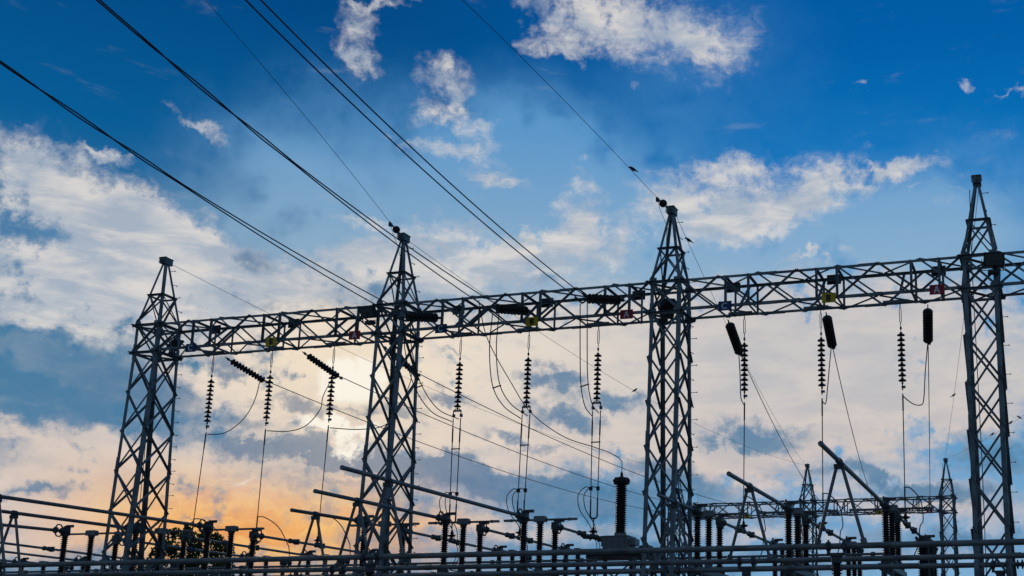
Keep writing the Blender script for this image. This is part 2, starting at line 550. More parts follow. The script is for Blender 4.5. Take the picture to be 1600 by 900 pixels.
def brace(mb, a, b, w, out):
    a, b = Vector(a), Vector(b)
    d = (b - a).normalized()
    s = d.cross(Vector(out)).normalized()
    mb.angle(a - s * w / 2, b - s * w / 2, w, 0.009, s, out)


def make_tower(label):
    t = thing('lattice_tower', label, 'tower', (0, 0, 0), 0, 'lattice towers of the gantries')
    for sx in (-1, 1):
        for sy in (-1, 1):
            m = MB()
            zs = [0.25, 4.6, 8.9, ZB, ZT]
            for i, (za, zb) in enumerate(zip(zs, zs[1:])):
                a, b = leg_pt(sx, sy, za), leg_pt(sx, sy, zb)
                w = (0.15, 0.14, 0.125, 0.12)[i]
                m.angle(a, b, w, 0.013, (-sx, 0, 0), (0, -sy, 0))
                if i:
                    d = (b - a).normalized()      # bolted splice plates
                    m.angle(a - d * 0.3 + V(sx * 0.014, sy * 0.014, 0), a + d * 0.3 + V(sx * 0.014, sy * 0.014, 0), w - 0.01, 0.013, (-sx, 0, 0), (0, -sy, 0))
            if sx == 1 and sy == 1:               # step bolts up the climbing leg
                z = 2.6
                k = 0
                while z < ZB:
                    p = leg_pt(sx, sy, z)
                    q = p + (V(0.19, 0, 0) if k % 2 == 0 else V(0.02, 0.19, 0))
                    m.bar(p, q, 0.016, 0.016)
                    m.bar(q - V(0, 0, 0.018), q + V(0, 0, 0.018), 0.03, 0.03)
                    z += 0.45
                    k += 1
            m.box(leg_pt(sx, sy, 0.14) + V(0, 0, 0), (0.45, 0.45, 0.28))
            m.build('corner_leg', STEEL, t)
            m = MB()
            m.angle(leg_pt(sx, sy, ZT), leg_pt(sx, sy, ZA - 0.16), 0.085, 0.011, (-sx, 0, 0), (0, -sy, 0))
            a, b = leg_pt(sx, sy, ZT), leg_pt(sx, sy, ZA - 0.16)
            d = (b - a).normalized()
            m.angle(a - V(0, 0, .1) + V(sx * .012, sy * .012, 0), a + d * 0.38 + V(sx * .012, sy * .012, 0), 0.1, 0.012, (-sx, 0, 0), (0, -sy, 0))
            if sx == 1 and sy == 1:
                for k in range(5):
                    p = a.lerp(b, 0.1 + 0.2 * k)
                    q = p + (V(0.19, 0, 0) if k % 2 == 0 else V(0.02, 0.19, 0))
                    m.bar(p, q, 0.016, 0.016)
                    m.bar(q - V(0, 0, 0.018), q + V(0, 0, 0.018), 0.03, 0.03)
            m.build('peak_leg', STEEL, t)
    # bracing, one mesh per face
    npan = 9
    hp = ZB / npan
    for axis, s in (('y', -1), ('y', 1), ('x', -1), ('x', 1)):
        m = MB()
        out = V(0, s, 0) if axis == 'y' else V(s, 0, 0)

        def P(q, z, o=0.0):
            p = leg_pt(q, s, z) if axis == 'y' else leg_pt(s, q, z)
            return p + out * o
        off = 0.0
        for i in range(npan + (1 if off else 0)):
            z1 = ZB - (i - off) * hp
            z0 = z1 - hp
            z1c, z0c = min(z1, ZB), max(z0, 0.3)
            if z1c - z0c < 0.3:
                continue
            if z1 > ZB:          # half panel under the beam
                mid = (P(-1, ZB) + P(1, ZB)) / 2
                brace(m, mid - out * .012, P(-1, z0c, -.012), 0.062, -out)
                brace(m, mid + out * .004, P(1, z0c, .004), 0.062, out)
                continue
            brace(m, P(-1, z1c, 0.004), P(1, z0c, 0.004), 0.066, out)
            brace(m, P(1, z1c, -0.014), P(-1, z0c, -0.014), 0.066, -out)
        # block between the chords
        brace(m, P(-1, ZB, 0.004), P(1, ZT, 0.004), 0.07, out)
        brace(m, P(1, ZB, -0.014), P(-1, ZT, -0.014), 0.07, -out)
        along = (P(1, ZT) - P(-1, ZT)).normalized()
        ext = 0.16
        for z in (ZT, ZB):
            m.angle(P(-1, z, .016) - along * ext, P(1, z, .016) + along * ext, 0.09, 0.011, (0, 0, -1), out)
        # peak: ring half way and crossed braces below it
        zr = ZT + 1.22
        m.angle(P(-1, zr, .006) - along * .05, P(1, zr, .006) + along * .05, 0.075, 0.01, (0, 0, -1), out)
        brace(m, P(-1, ZT + .1, 0.006), P(1, zr, 0.006), 0.06, out)
        brace(m, P(1, ZT + .1, -0.012), P(-1, zr, -0.012), 0.042, -out)
        # gusset plates
        for q in (-1, 1):
            for z in (ZT, ZB):
                c = P(q, z, .028) - along * q * 0.10
                m.plate(c, out, 0.24, 0.22, 0.008)
        m.build('face_bracing', STEEL, t)
    for z in (ZT, ZB):                            # plan bracing at both chord levels
        a, b, c, d = (leg_pt(*q, z - .05) for q in ((-1, -1), (1, -1), (1, 1), (-1, 1)))
        MB().angle(a, c, 0.06, 0.009, (0, 0, -1), (1, -1, 0)).build('plan_brace', STEEL, t)
        MB().angle(b + V(0, 0, -.07), d + V(0, 0, -.07), 0.06, 0.009, (0, 0, -1), (1, 1, 0)).build('plan_brace', STEEL, t)
    m = MB()                                      # peak cap with its strap plates
    m.box((0, 0, ZA - 0.06), (0.25, 0.44, 0.22))
    m.box((0, 0, ZA + 0.059), (0.30, 0.50, 0.015))
    for k in range(3):
        for s in (-1, 1):
            m.bar((s * 0.115, -0.2, ZA - 0.12 + k * .07), (s * 0.165, -0.2, ZA - 0.12 + k * .07), 0.03, 0.03)
    m.tube([(0, 0, ZA + .07), (0, 0, ZA + .15)], 0.02, 6)
    for s in (-1, 1):
        m.plate((0, s * 0.27, ZA - 0.08), (1, 0, 0), 0.16, 0.13, 0.02)
    m.build('peak_cap', STEEL, t)
    m = MB()                                      # earthing down-lead inside the tower
    m.tube([(-0.25, D2 * .5, ZA - .2), (-0.28, 0.2, ZT), (-0.25, 0.3, 8), (-0.3, 0.3, 0.1)], 0.014, 5)
    m.build('earth_lead', WIRE, t)
    return t


def beam_phases():
    return (2.0, 5.35, 8.68)


def make_beam(label):
    """Box girder from the tower at x = 0 to the one at x = 10 (origin: first tower's axis, ground level)."""
    t = thing('lattice_beam', label, 'beam', (0, 0, 0), 0, 'lattice beams between the towers')
    x0, x1 = W2 + 0.0, 10 - W2
    for sy in (-1, 1):
        for z, uz in ((ZT, -1), (ZB, 1)):
            m = MB()
            m.angle((x0, sy * D2, z), (x1, sy * D2, z), 0.085, 0.011, (0, -sy, 0), (0, 0, uz))
            for xs in (3.4, 6.6):
                m.angle((xs - .3, sy * (D2 + .012), z - uz * .012), (xs + .3, sy * (D2 + .012), z - uz * .012), 0.08, 0.011, (0, -sy, 0), (0, 0, uz))
            m.build('chord', STEEL, t)
    n = 7
    dx = (x1 - x0) / n
    for sy in (-1, 1):
        m = MB()
        out = V(0, sy, 0)
        y = sy * (D2 + 0.003)
        for i in range(n):
            a, b = x0 + i * dx, x0 + (i + 1) * dx
            za, zb = (ZB, ZT) if (i % 2 == 0) == (sy < 0) else (ZT, ZB)
            brace(m, (a, y, za), (b, y, zb), 0.062, out)
            if i in (0, 2, 4, 6) and sy < 0 or i in (1, 3, 5) and sy > 0:
                brace(m, (a, y - sy * .02, zb), (b, y - sy * .02, za), 0.05, -out)
        for px in (2.0, 2.75, 4.95, 5.6, 7.9, 8.75):      # posts either side of each phase
            m.angle((px, y + sy * .004, ZB), (px, y + sy * .004, ZT), 0.075, 0.01, (1, 0, 0), out)
        for i in range(0, n + 1):
            m.plate((x0 + i * dx if 0 < i < n else (x0 + .1 if i == 0 else x1 - .1), y + sy * .008, ZB + .04), out, 0.17, 0.11, 0.008)
        m.build('side_lacing', STEEL, t)
    for z, nm, ph in ((ZT, 'top_lacing', 0), (ZB, 'bottom_lacing', 1)):
        m = MB()
        s = 1 if z == ZT else -1
        for i in range(n):
            a, b = x0 + i * dx, x0 + (i + 1) * dx
            ya, yb = (-D2, D2) if (i + ph) % 2 == 0 else (D2, -D2)
            brace(m, (a, ya, z + s * .004), (b, yb, z + s * .004), 0.055, (0, 0, s))
        for px in (2.0, 2.75, 4.95, 5.6, 7.9, 8.75):
            m.angle((px, -D2, z - s * .012), (px, D2, z - s * .012), 0.07, 0.009, (1, 0, 0), (0, 0, -s))
        m.build(nm, STEEL, t)
    m = MB()                                       # sloping hanger frames inside the box at each phase
    for px in (2.25, 4.75, 7.3):
        m.angle((px + .25, -D2 + .02, ZB + .02), (px + .25, D2 - .02, ZT - .1), 0.07, 0.01, (1, 0, 0), (0, -1, 1))
        m.bar((px - .06, 0.4, ZB - .02), (px + .06, 0.4, ZB - .02), 0.12, 0.05)
        m.angle((px - .4, 0.4, ZB + .018), (px + .4, 0.4, ZB + .018), 0.08, 0.01, (0, 1, 0), (0, 0, 1))
    m.build('hanger_frame', STEEL, t)
    return t


tower0 = make_tower('leftmost lattice tower with nothing but sky on its left')
copy_thing(tower0, (10, 0, 0), 'second lattice tower from the left, standing in front of the sun glow')
copy_thing(tower0, (20, 0, 0), 'third lattice tower from the left, near the brown bushing on a grey tank')
copy_thing(tower0, (30, 0, 0), 'tall lattice tower nearest the right edge, floodlight on its right')
copy_thing(tower0, (40, 0, 0), 'lattice tower at the far right end of the near gantry')
copy_thing(tower0, (3.9, 52, 0), 'small far lattice tower seen through the legs of the third near tower')
copy_thing(tower0, (13.9, 52, 0), 'small far lattice tower between two inverted V supports, middle of the far gantry')
copy_thing(tower0, (23.9, 52, 0), 'small far lattice tower ending the far gantry, beside the right near tower')
beam0 = make_beam('left lattice beam between the leftmost and second near towers')
copy_thing(beam0, (10, 0, 0), 'middle lattice beam where the twin conductors from overhead end')
copy_thing(beam0, (20, 0, 0), 'right lattice beam between the third and rightmost near towers')
copy_thing(beam0, (30, 0, 0), 'lattice beam running out of the picture at the right edge')
copy_thing(beam0, (3.9, 52, 0), 'far lattice beam with a yellow sign behind the third near tower')
copy_thing(beam0, (13.9, 52, 0), 'far lattice beam with small C and A signs, right of the middle far tower')
SPAN = ('left', 'middle', 'right')


# ------------------------------------------------------------------ phase signs
def glyph(mb, ch, h, y):
    """A block capital in the xz plane, centred, standing proud at depth y."""
    s = h * 0.2
    w = h * 0.72

    def stroke(p, q):
        mb.bar((p[0], y, p[1]), (q[0], y, q[1]), 0.006, s, up=None) if False else mb.bar((p[0], y, p[1]), (q[0], y, q[1]), s, 0.006, up=(0, 1, 0))

    def arc(cx, cz, rx, rz, a0, a1, n=10):
        pr = None
        vs = []
        for i in range(n + 1):
            a = math.radians(a0 + (a1 - a0) * i / n)
            for k in (-.5, .5):
                for yy in (y - .003, y + .003):
                    vs.append((cx + (rx + k * s) * math.cos(a), yy, cz + (rz + k * s) * math.sin(a)))
        fs = []
        for i in range(n):
            o = i * 4
            fs += [(o, o + 4, o + 6, o + 2), (o + 1, o + 3, o + 7, o + 5), (o, o + 1, o + 5, o + 4), (o + 2, o + 6, o + 7, o + 3)]
        fs += [(0, 2, 3, 1), (n * 4, n * 4 + 1, n * 4 + 3, n * 4 + 2)]
        mb.add(vs, fs)
    if ch == 'A':
        stroke((-w / 2, -h / 2), (0, h / 2))
        stroke((w / 2, -h / 2), (0, h / 2 - .001))
        stroke((-w * .3, -h * .16), (w * .3, -h * .16))
    elif ch == 'B':
        stroke((-w * .38, -h / 2), (-w * .38, h / 2))
        for cz, k in ((h * .25, .9), (-h * .25, 1.)):
            r = h * .25 - s / 2
            stroke((-w * .36, cz + r), (w * .08 * k, cz + r))
            stroke((-w * .36, cz - r), (w * .08 * k, cz - r))
            arc(w * .08 * k, cz, r, r, -90, 90)
    else:
        arc(0, 0, h * .42, h * .42, 45, 315, 18)


def make_sign(ch, label):
    col = {'A': RED, 'B': YELLOW, 'C': BLUE}[ch]
    kind = {'A': 'red', 'B': 'yellow', 'C': 'blue'}[ch]
    t = thing('phase_sign', label, 'sign', (0, 0, 0), 0, 'phase letter signs facing the camera')
    m = MB()
    m.box((0, 0, 0), (0.44, 0.012, 0.31))
    m.build('sign_plate', col, t)
    m = MB()
    glyph(m, ch, 0.215, -0.010)
    m.build('letter', BLACKP if ch == 'B' else WHITEP, t)
    m = MB()
    for s in (-1, 1):
        m.bar((s * .15, 0.02, -.12), (s * .15, 0.02, .12), 0.03, 0.02)
    m.build('bracket', STEEL, t)
    return t


PROTO = {}
for k in range(3):
    for ch, px in zip('CBA', beam_phases()):
        lab = {'C': 'blue sign with white letter C', 'B': 'yellow sign with black letter B', 'A': 'red sign with white letter A'}[ch] + ' on the %s near beam' % SPAN[k]
        loc = (10 * k + px + .02, -D2 - 0.05, ZB - 0.02 + (0.03 if k == 2 else 0))
        if ch not in PROTO:
            PROTO[ch] = make_sign(ch, lab)
            PROTO[ch].location = loc
        else:
            copy_thing(PROTO[ch], loc, lab)
for ch, x, lab in (('C', 16.07, 'tiny blue C sign on the far beam, between the two far towers'), ('B', 19.2, 'tiny yellow B sign on the far beam, beside the steepest tube'),
                   ('A', 22.7, 'tiny red A sign on the far beam, left of the right far tower'), ('C', 6.2, 'tiny blue C sign at the left end of the far beam'),
                   ('B', 9.5, 'tiny yellow B sign on the far beam, inside an inverted V support'), ('A', 12.6, 'tiny red A sign on the far beam, behind grey disconnector posts')):
    copy_thing(PROTO[ch], (x, 52 - D2 - .05, ZB - .02), lab, group='small phase signs on the far gantry')
for k in range(3):
    for ch, px in zip('CBA', (1.96, 5.31, 8.65)):
        m = MB()
        m.box((0, 0, 0), (0.46, 0.012, 0.33))
        m.bar((-.13, -.02, -.14), (-.13, -.02, .14), 0.03, 0.02)
        m.bar((.13, -.02, -.14), (.13, -.02, .14), 0.03, 0.02)
        m.bar((-.22, -.02, .0), (.22, -.02, .0), 0.02, 0.02)
        if k == 0 and ch == 'A':
            continue
        o = m.build('sign_back', PLATE, None, (10 * k + px, D2 + .07, ZT - 0.02))
        tag(o, 'dark back of a plate on the rear top chord, above the %s %s sign' % (SPAN[k] if k else 'left', ch), 'sign', 'sign plates seen from behind')


# ------------------------------------------------------------------ floodlights
def make_flood(label, loc, rz, tilt):
    t = thing('floodlight', label, 'floodlight', loc, rz, 'floodlights on the gantry towers')
    R = Matrix.Rotation(tilt, 3, 'X')
    m = MB()
    pts = []
    for y, w, h in ((-.16, .62, .42), (-.10, .62, .42), (.12, .36, .26), (.16, .30, .20)):
        pts.append([R @ V(sx * w / 2, y, sz * h / 2) for sx, sz in ((-1, -1), (1, -1), (1, 1), (-1, 1))])
    vs = [p for q in pts for p in q]
    fs = [(0, 1, 2, 3), (15, 14, 13, 12)] + [(i * 4 + k, i * 4 + (k + 1) % 4, (i + 1) * 4 + (k + 1) % 4, (i + 1) * 4 + k) for i in range(3) for k in range(4)]
    m.add(vs, fs)
    for k in range(4):
        m.box(R @ V(0, .10 + .0 * k, -.09 + .06 * k), (.34, .10, .012), rot=R)
    m.build('housing', LAMPBOX, t)
    m = MB()
    m.box(R @ V(0, -.163, 0), (.54, .012, .34), rot=R)
    m.lathe([(0.02, 0), (.07, .012), (.075, .03)], R @ V(0, -.2, 0), R @ V(0, 1, 0), 12)
    m.build('lens', LAMPGLASS, t)
    m = MB()
    for s in (-1, 1):
        m.bar((s * .34, 0, 0), (s * .34, .06, -.34), .05, .012, up=(1, 0, 0))
    m.bar((-.35, .06, -.34), (.35, .06, -.34), .05, .012)
    m.box((0, .06, -.40), (.30, .22, .11))
    m.build('bracket', LAMPBOX, t)
    return t


make_flood('floodlight with pale lens on the beam just left of the second tower', (9.33, -0.80, 13.90), math.radians(-12), math.radians(28))
make_flood('floodlight hung on the right side of the rightmost near tower', (30.42, -0.82, 13.92), math.radians(14), math.radians(24))
make_flood('dark floodlight inside the beam end at the leftmost tower', (0.15, 0.75, 13.74), math.radians(150), math.radians(30))
make_flood('dark floodlight inside the beam crossing at the third tower', (19.85, 0.30, 13.66), math.radians(205), math.radians(30))


# ------------------------------------------------------------------ insulator strings
def disc_mb(r=0.127, n=16):
    m = MB()
    m.lathe([(.028, .085), (.042, .075), (.045, .035), (.055, .028), (r * .72, .012), (r * .96, -.012), (r, -.026), (r * .97, -.034), (r * .80, -.026), (r * .74, -.036),
             (r * .56, -.022), (r * .50, -.034), (r * .3, -.02), (.022, -.03), (.016, -.075)], (0, 0, 0), (0, 0, 1), n)
    return m


def make_string(label, n, pitch, r, group, link=0.9, twin=False, shackle=True):
    """Cap-and-pin string hanging down from its origin."""
    t = thing('insulator_string', label, 'insulator', (0, 0, 0), 0, group)
    m = MB()
    if shackle:
        m.tube([(0, 0, .03), (0, 0, -.10)], .016, 6)
        for s in (-1, 1):
            m.tube([(0, 0, -.09), (s * .028, 0, -.14), (s * .028, 0, -link * .62), (0, 0, -link * .68)], .012, 6)
        m.tube([(0, 0, -link * .66), (0, 0, -link + .02)], .013, 6)
        m.lathe([(.02, 0), (.036, .03), (.036, .07), (.02, .1)], (0, 0, -link * .92), (0, 0, 1), 8)
    else:
        m.tube([(0, 0, .04), (0, 0, -link + .02)], .018, 6)
        m.box((0, 0, -link * .5), (.03, .09, .12))
    m.build('hanger_link', CAST, t)
    first = None
    for k in range(n):
        z = -link - .085 - k * pitch
        if first is None:
            first = disc_mb(r).build('disc', GLASSDISC, t, (0, 0, z))
        else:
            d = first.copy()
            COL.objects.link(d)
            d.location = (0, 0, z)
    zb = -link - .085 - (n - 1) * pitch - .075
    m = MB()
    m.tube([(0, 0, zb + .02), (0, 0, zb - .10)], .018, 6)
    m.lathe([(.02, 0), (.034, .02), (.034, .05), (.02, .07)], (0, 0, zb - .06), (0, 0, 1), 8)
    if twin:
        m.bar((-.15, 0, zb - .10), (.15, 0, zb - .10), .02, .06)
        for s in (-1, 1):
            m.bar((s * .05, 0, zb - .02), (s * .14, 0, zb - .10), .02, .03)
            m.tube([(s * .14, 0, zb - .08), (s * .14, 0, zb - .30)], .022, 6)
            m.box((s * .14, .03, zb - .26), (.07, .10, .10))
    else:
        m.tube([(0, 0, zb - .1), (0, 0, zb - .25)], .02, 6)
        m.box((.03, 0, zb - .15), (.12, .05, .07))
    m.build('bottom_clamp', CAST, t)
    return t


HX = ((2.21, 4.70, 7.26), (12.25, 14.81, 17.34), (22.39, 24.91, 27.44))
STR_LAB = (('nearest the leftmost tower', 'under the yellow B sign of the left beam', 'in front of the bright sun glow'),
           ('just right of the second tower', 'below the yellow B sign of the middle beam', 'left of the third tower'),
           ('just right of the third tower', 'below the yellow B sign of the right beam', 'left of the rightmost tower'))
s1 = s2 = None
for k in range(3):
    for j in range(3):
        lab = 'vertical string of dark discs hanging %s' % STR_LAB[k][j]
        loc = (HX[k][j], 0.4, ZB - .06)
        if k == 1:
            if s2 is None:
                s2 = make_string(lab, 11 if False else 10, .162, .127, 'vertical insulator strings under the beam', twin=True)
                s2.location = loc
            else:
                copy_thing(s2, loc, lab)
        elif s1 is None:
            s1 = make_string(lab, 10, .162, .127, 'vertical insulator strings under the beam')
            s1.location = loc
        else:
            copy_thing(s1, loc, lab)


def aim(o, a, b):
    """Turn a hanging thing so that it runs from a towards b."""
    o.location = a
    d = (Vector(b) - Vector(a)).normalized()
    o.rotation_euler = Vector((0, 0, -1)).rotation_difference(d).to_euler()


def copy_aimed(src, a, b, label):
    r = copy_thing(src, a, label)
    aim(r, a, b)
    return r


tn = make_string('slanting string of dark discs under the left beam, nearest the leftmost tower', 11, .142, .127, 'slanting strain strings behind the beam', link=.22, shackle=False)
aim(tn, (2.58, .62, ZB - .12), (3.03, 2.1, 12.56))
copy_aimed(tn, (5.83, .62, ZB - .12), (6.22, 2.1, 12.54), 'slanting string of dark discs under the left beam, against the bright sun glow')
copy_aimed(tn, (9.11, .62, ZB - .12), (9.48, 2.1, 12.46), 'slanting string of dark discs seen between the legs of the second tower')
tw = make_string('fat dark ribbed string slanting below the blue C sign of the right beam', 11, .142, .165, 'slanting strain strings behind the beam', link=.22, shackle=False)
aim(tw, (21.78, .62, ZB - .10), (21.73, 2.1, 12.47))
copy_aimed(tw, (25.04, .62, ZB - .10), (24.93, 2.1, 12.48), 'fat dark ribbed string slanting below the yellow B sign of the right beam')
copy_aimed(tw, (28.28, .62, ZB - .10), (28.1, 2.1, 12.41), 'fat dark ribbed string hanging below the red A sign of the right beam')
fw_ = make_string('dark ribbed strain string lying along the middle beam, beside the second tower', 9, .142, .165, 'strain strings in front of the middle beam', link=.16, shackle=False)
FA = ((12.0, -.63, 13.50), (15.33, -.63, 13.48), (18.62, -.63, 13.60))
FE = ((11.43, -2.0, 13.2), (14.67, -2.0, 13.24), (17.71, -2.0, 13.34))
aim(fw_, FA[0], FE[0])
copy_aimed(fw_, FA[1], FE[1], 'dark ribbed strain string lying along the middle beam, left of its yellow sign')
copy_aimed(fw_, FA[2], FE[2], 'dark ribbed strain string lying along the middle beam, left of its red sign')


# ------------------------------------------------------------------ overhead conductors
def wire_thing(name, label, cat, pts, r, group=None, n=6):
    o = Vector(pts[0])
    m = MB()
    m.tube([Vector(p) - o for p in pts], r, n)
    ob = m.build(name, WIRE, None, o)
    return tag(ob, label, cat, group)


def parab(A, M, B, n=40, ext=1.0):
    """Quadratic through three 3-D points (M anywhere between), run on past B by ext."""
    A, M, B = Vector(A), Vector(M), Vector(B)
    t = (M - A).length / ((M - A).length + (B - M).length)
    c = (M - A * (1 - t) ** 2 - B * t * t) / (2 * t * (1 - t))
    return [A * (1 - s) ** 2 + c * 2 * s * (1 - s) + B * s * s for s in (ext * i / n for i in range(n + 1))]


LX = (((11.43, -2.0, 13.2), (11.62, -10.6, 13.24), (11.83, -19.3, 13.72)),
      ((14.67, -2.0, 13.24), (14.72, -10.9, 13.46), (14.79, -20.0, 14.25)),
      ((17.71, -2.0, 13.34), (17.77, -10.6, 13.46), (17.83, -19.4, 14.12)))
CLASH = (.70, .66, 9)
LLAB = ('lowest pair, ending at the second tower', 'crossing the second tower peak', 'ending near the middle beam red sign')
for i, (A, M, B) in enumerate(LX):
    t = thing('twin_conductor', 'overhead conductor pair from the upper left, ' + LLAB[i], 'power line', A, 0, 'twin overhead conductors')
    path = parab(A, M, B, 60, 2.1)
    A = Vector(A)
    L = len(path)
    for s in (-1, 1):
        pts = []
        for k, p in enumerate(path):
            u = 2.1 * k / (L - 1)
            if CLASH[i] > 2:
                h, zz = .095, .05
            elif u < CLASH[i]:
                q = u / CLASH[i]
                h, zz = .12 * (1 - q) + .012, .07 * (1 - q)
            else:
                ph = (u - CLASH[i]) * 24
                h, zz = .030 * math.cos(ph), .030 * math.sin(ph)
                if u > CLASH[i] + .26:
                    h, zz = .030, .0
            pts.append(p - A + V(s * h, 0, s * zz))
        m = MB()
        m.tube(pts, .0165, 6)
        m.build('conductor', WIRE, t)
    m = MB()                                   # strain clamps and yoke at the string's end
    d = (path[2] - path[0]).normalized()
    for s in (-1, 1):
        m.tube([V(s * .13, 0, s * .07) - d * .28, V(s * .13, 0, s * .07) + d * .35], .03, 8)
    m.bar(V(-.15, 0, -.08) - d * .28, V(.15, 0, .08) - d * .28, .07, .025)
    m.build('strain_clamp', CAST, t)

# earth wires: to the tower tops through a single disc, and on to the far gantry
GW = (((9.70, -.22, 17.14), (9.5, -7.1, 19.35), (9.6, -10.9, 20.15)), ((19.66, -.22, 17.10), (19.45, -9.5, 17.04), (19.88, -15.0, 16.26)))
GL = ('thin earth wire from the top edge down to the peak of the second tower', 'thin earth wire with one bird, from the top edge to the third tower peak')
GPATH = []
for i, (A, M, B) in enumerate(GW):
    p = parab(A, M, B, 60, 2.2)
    if i == 1:
        p = parab(A, M, B, 60, 1.6)
    GPATH.append(p)
    wire_thing('earth_wire', GL[i], 'wire', p, .008, 'earth wires', 5)
    top = V(10 + 10 * i, 0, ZA - .02)
    t = thing('strain_disc', ('round dark disc insulator with clamp at the %s tower peak' % ('second', 'third')[i]), 'insulator', A, 0, 'single discs on the earth wires')
    d = (Vector(A) - top).normalized()
    o = disc_mb(.135).build('disc', GLASSDISC, t)
    o.rotation_euler = Vector((0, 0, 1)).rotation_difference(V(.30, -.80, -.3).normalized()).to_euler()
    o.location = -d * .12
    m = MB()
    m.tube([V(0, 0, 0) - d * .05, top - Vector(A)], .02, 6)
    m.build('link', CAST, t)
    m = MB()
    dd = (p[3] - p[0]).normalized()
    m.tube([V(0, 0, 0), dd * .30], .03, 6)
    m.box(dd * .2 + V(-.02, 0, -.04), (.09, .12, .12))
    m.build('clamp', CAST, t)
    m = MB()
    m.tube(spline([dd * .25, V(-.02, .05, -.28), V(.10, .1, -.6), (top - Vector(A)) + V(-.08, 0, -.75)]), .008, 5)
    m.build('earth_tail', WIRE, t)
BACKG = [((0, 0), (3.9, 52), 1.0, 'thin earth wire from the leftmost tower peak to the far gantry'), ((10, 0), (13.9, 52), 1.2, 'thin earth wire from the second tower peak to the far gantry'),
         ((20, 0), (13.9, 52), .75, 'thin earth wire from the third tower peak to the middle far tower'), ((30, 0), (23.9, 52), .45, 'thin earth wire with one bird, left of the rightmost near tower'),
         ((40, 0), (23.9, 52), 1.1, 'thin earth wire with three birds at the right edge')]
BG = []
for (a, b, dr, lab) in BACKG:
    p = sag((a[0] + .05, .28, ZA - .08), (b[0] - .05, 51.75, ZA - .05), dr, 40)
    BG.append(p)
    wire_thing('earth_wire', lab, 'wire', p, .008 if a[0] < 30 else .009, 'earth wires', 5)
BACK = [((3.03, 2.1, 12.56), (6.2, 51.4, 13.1), .88, 'lowest of the three conductors sagging right behind the second tower'), ((6.22, 2.1, 12.54), (9.5, 51.4, 13.1), .88, 'middle of the three conductors sagging right behind the second tower'),
        ((9.48, 2.1, 12.46), (12.7, 51.4, 13.1), .90, 'highest of the three conductors sagging right behind the second tower'), ((21.73, 2.1, 12.47), (16.0, 51.4, 13.1), 1.0, 'conductor slanting down from the fat string right of the third tower'),
        ((24.93, 2.1, 12.48), (19.3, 51.4, 13.1), 1.15, 'conductor slanting down from the fat string under the right beam, B phase'), ((28.1, 2.1, 12.41), (22.7, 51.4, 13.1), 1.15, 'conductor dropping from the fat string left of the rightmost tower')]
for a, b, dr, lab in BACK:
    wire_thing('conductor', lab, 'power line', sag(a, b, dr, 40), .0155, 'single conductors to the far gantry')

# birds on the wires
def make_bird(label):
    m = MB()
    # one continuous body: beak, head, breast, back, tail along a bent spine
    spine = [(-.125, .070, .004), (-.105, .074, .010), (-.092, .080, .026), (-.070, .084, .034), (-.048, .076, .032), (-.02, .05, .044), (.02, .02, .052), (.06, -.01, .044), (.10, -.035, .026), (.14, -.055, .016), (.21, -.09, .012)]
    m.tube([(x, 0, z + .05) for x, z, r in spine], [r for x, z, r in spine], 10)
    for s in (-1, 1):
        m.tube([(-.01, s * .04, .09), (.05, s * .048, .065), (.11, s * .036, .02), (.16, s * .012, -.01)], [.018, .026, .018, .004], 8)
        m.tube([(.015, s * .018, .03), (.01, s * .018, -.004)], .005, 5)
    m.tube([(.0, -.03, -.004), (.0, .03, -.004)], .006, 5)
    o = m.build('bird', FEATHER)
    return tag(o, label, 'bird', 'birds perched on the earth wires')


def near_on(path, x=None, y=None):
    return min(path, key=lambda p: abs(p.y - y))


def on_path(path, y):
    for p, q in zip(path, path[1:]):
        if (p.y - y) * (q.y - y) <= 0 and p.y != q.y:
            return p.lerp(q, (y - p.y) / (q.y - p.y))
    return path[0]


b0 = make_bird('dark bird on the thin wire high above the third tower')
b0.location = on_path(GPATH[1], -2.6)
b0.rotation_euler = (0, 0, math.radians(10))
for path, y, rz, lab in ((BG[2], 2.6, 20, 'dark bird on the wire just right of the third tower peak'), (BG[1], 20.6, 190, 'tiny dark bird on the sagging wire left of the third tower'),
                         (BG[3], 29.0, 200, 'tiny dark bird on the wire left of the rightmost tower'), (BG[4], 33.0, 15, 'tiny dark bird at the right edge, highest of three on one wire'),
                         (BG[4], 34.6, 170, 'tiny dark bird at the right edge, middle of three on one wire'), (BG[4], 38.6, 190, 'tiny dark bird just right of the rightmost tower, lowest of three')):
    c = b0.copy()
    COL.objects.link(c)
    c.location = on_path(path, y)
    c.rotation_euler = (0, 0, math.radians(rz))
    c['label'] = lab

# ------------------------------------------------------------------ jumpers on the gantry
JUMP = [[(11.43, -1.9, 13.14), (11.21, -1.32, 12.29), (11.3, -0.75, 11.21), (11.67, -0.17, 10.42), (12.2, 0.4, 10.13)], [(14.65, -1.9, 13.16), (14.32, -1.32, 12.08), (14.21, -0.75, 11.03), (14.36, -0.17, 10.45), (14.75, 0.4, 10.11)],
        [(17.7, -1.9, 13.25), (17.51, -1.32, 11.87), (17.34, -0.75, 10.89), (17.27, -0.17, 10.29), (17.3, 0.4, 10.07)]]
for i, p in enumerate(JUMP):
    t = thing('twin_jumper', 'pair of hanging jumper cables below the middle beam, ' + ('beside the second tower', 'between the other two pairs', 'nearest the third tower')[i], 'cable', p[0], 0, 'twin jumper cables under the middle beam')
    c = spline(p, 10)
    for s in (-1, 1):
        m = MB()
        m.tube([q - Vector(p[0]) + V(s * .12, 0, s * .04) for q in c], .0165, 6)
        m.build('cable', WIRE, t)
    m = MB()
    q = c[21] - Vector(p[0])
    m.bar(q + V(-.15, 0, -.04), q + V(.15, 0, .04), .05, .03)
    m.build('spacer', CAST, t)
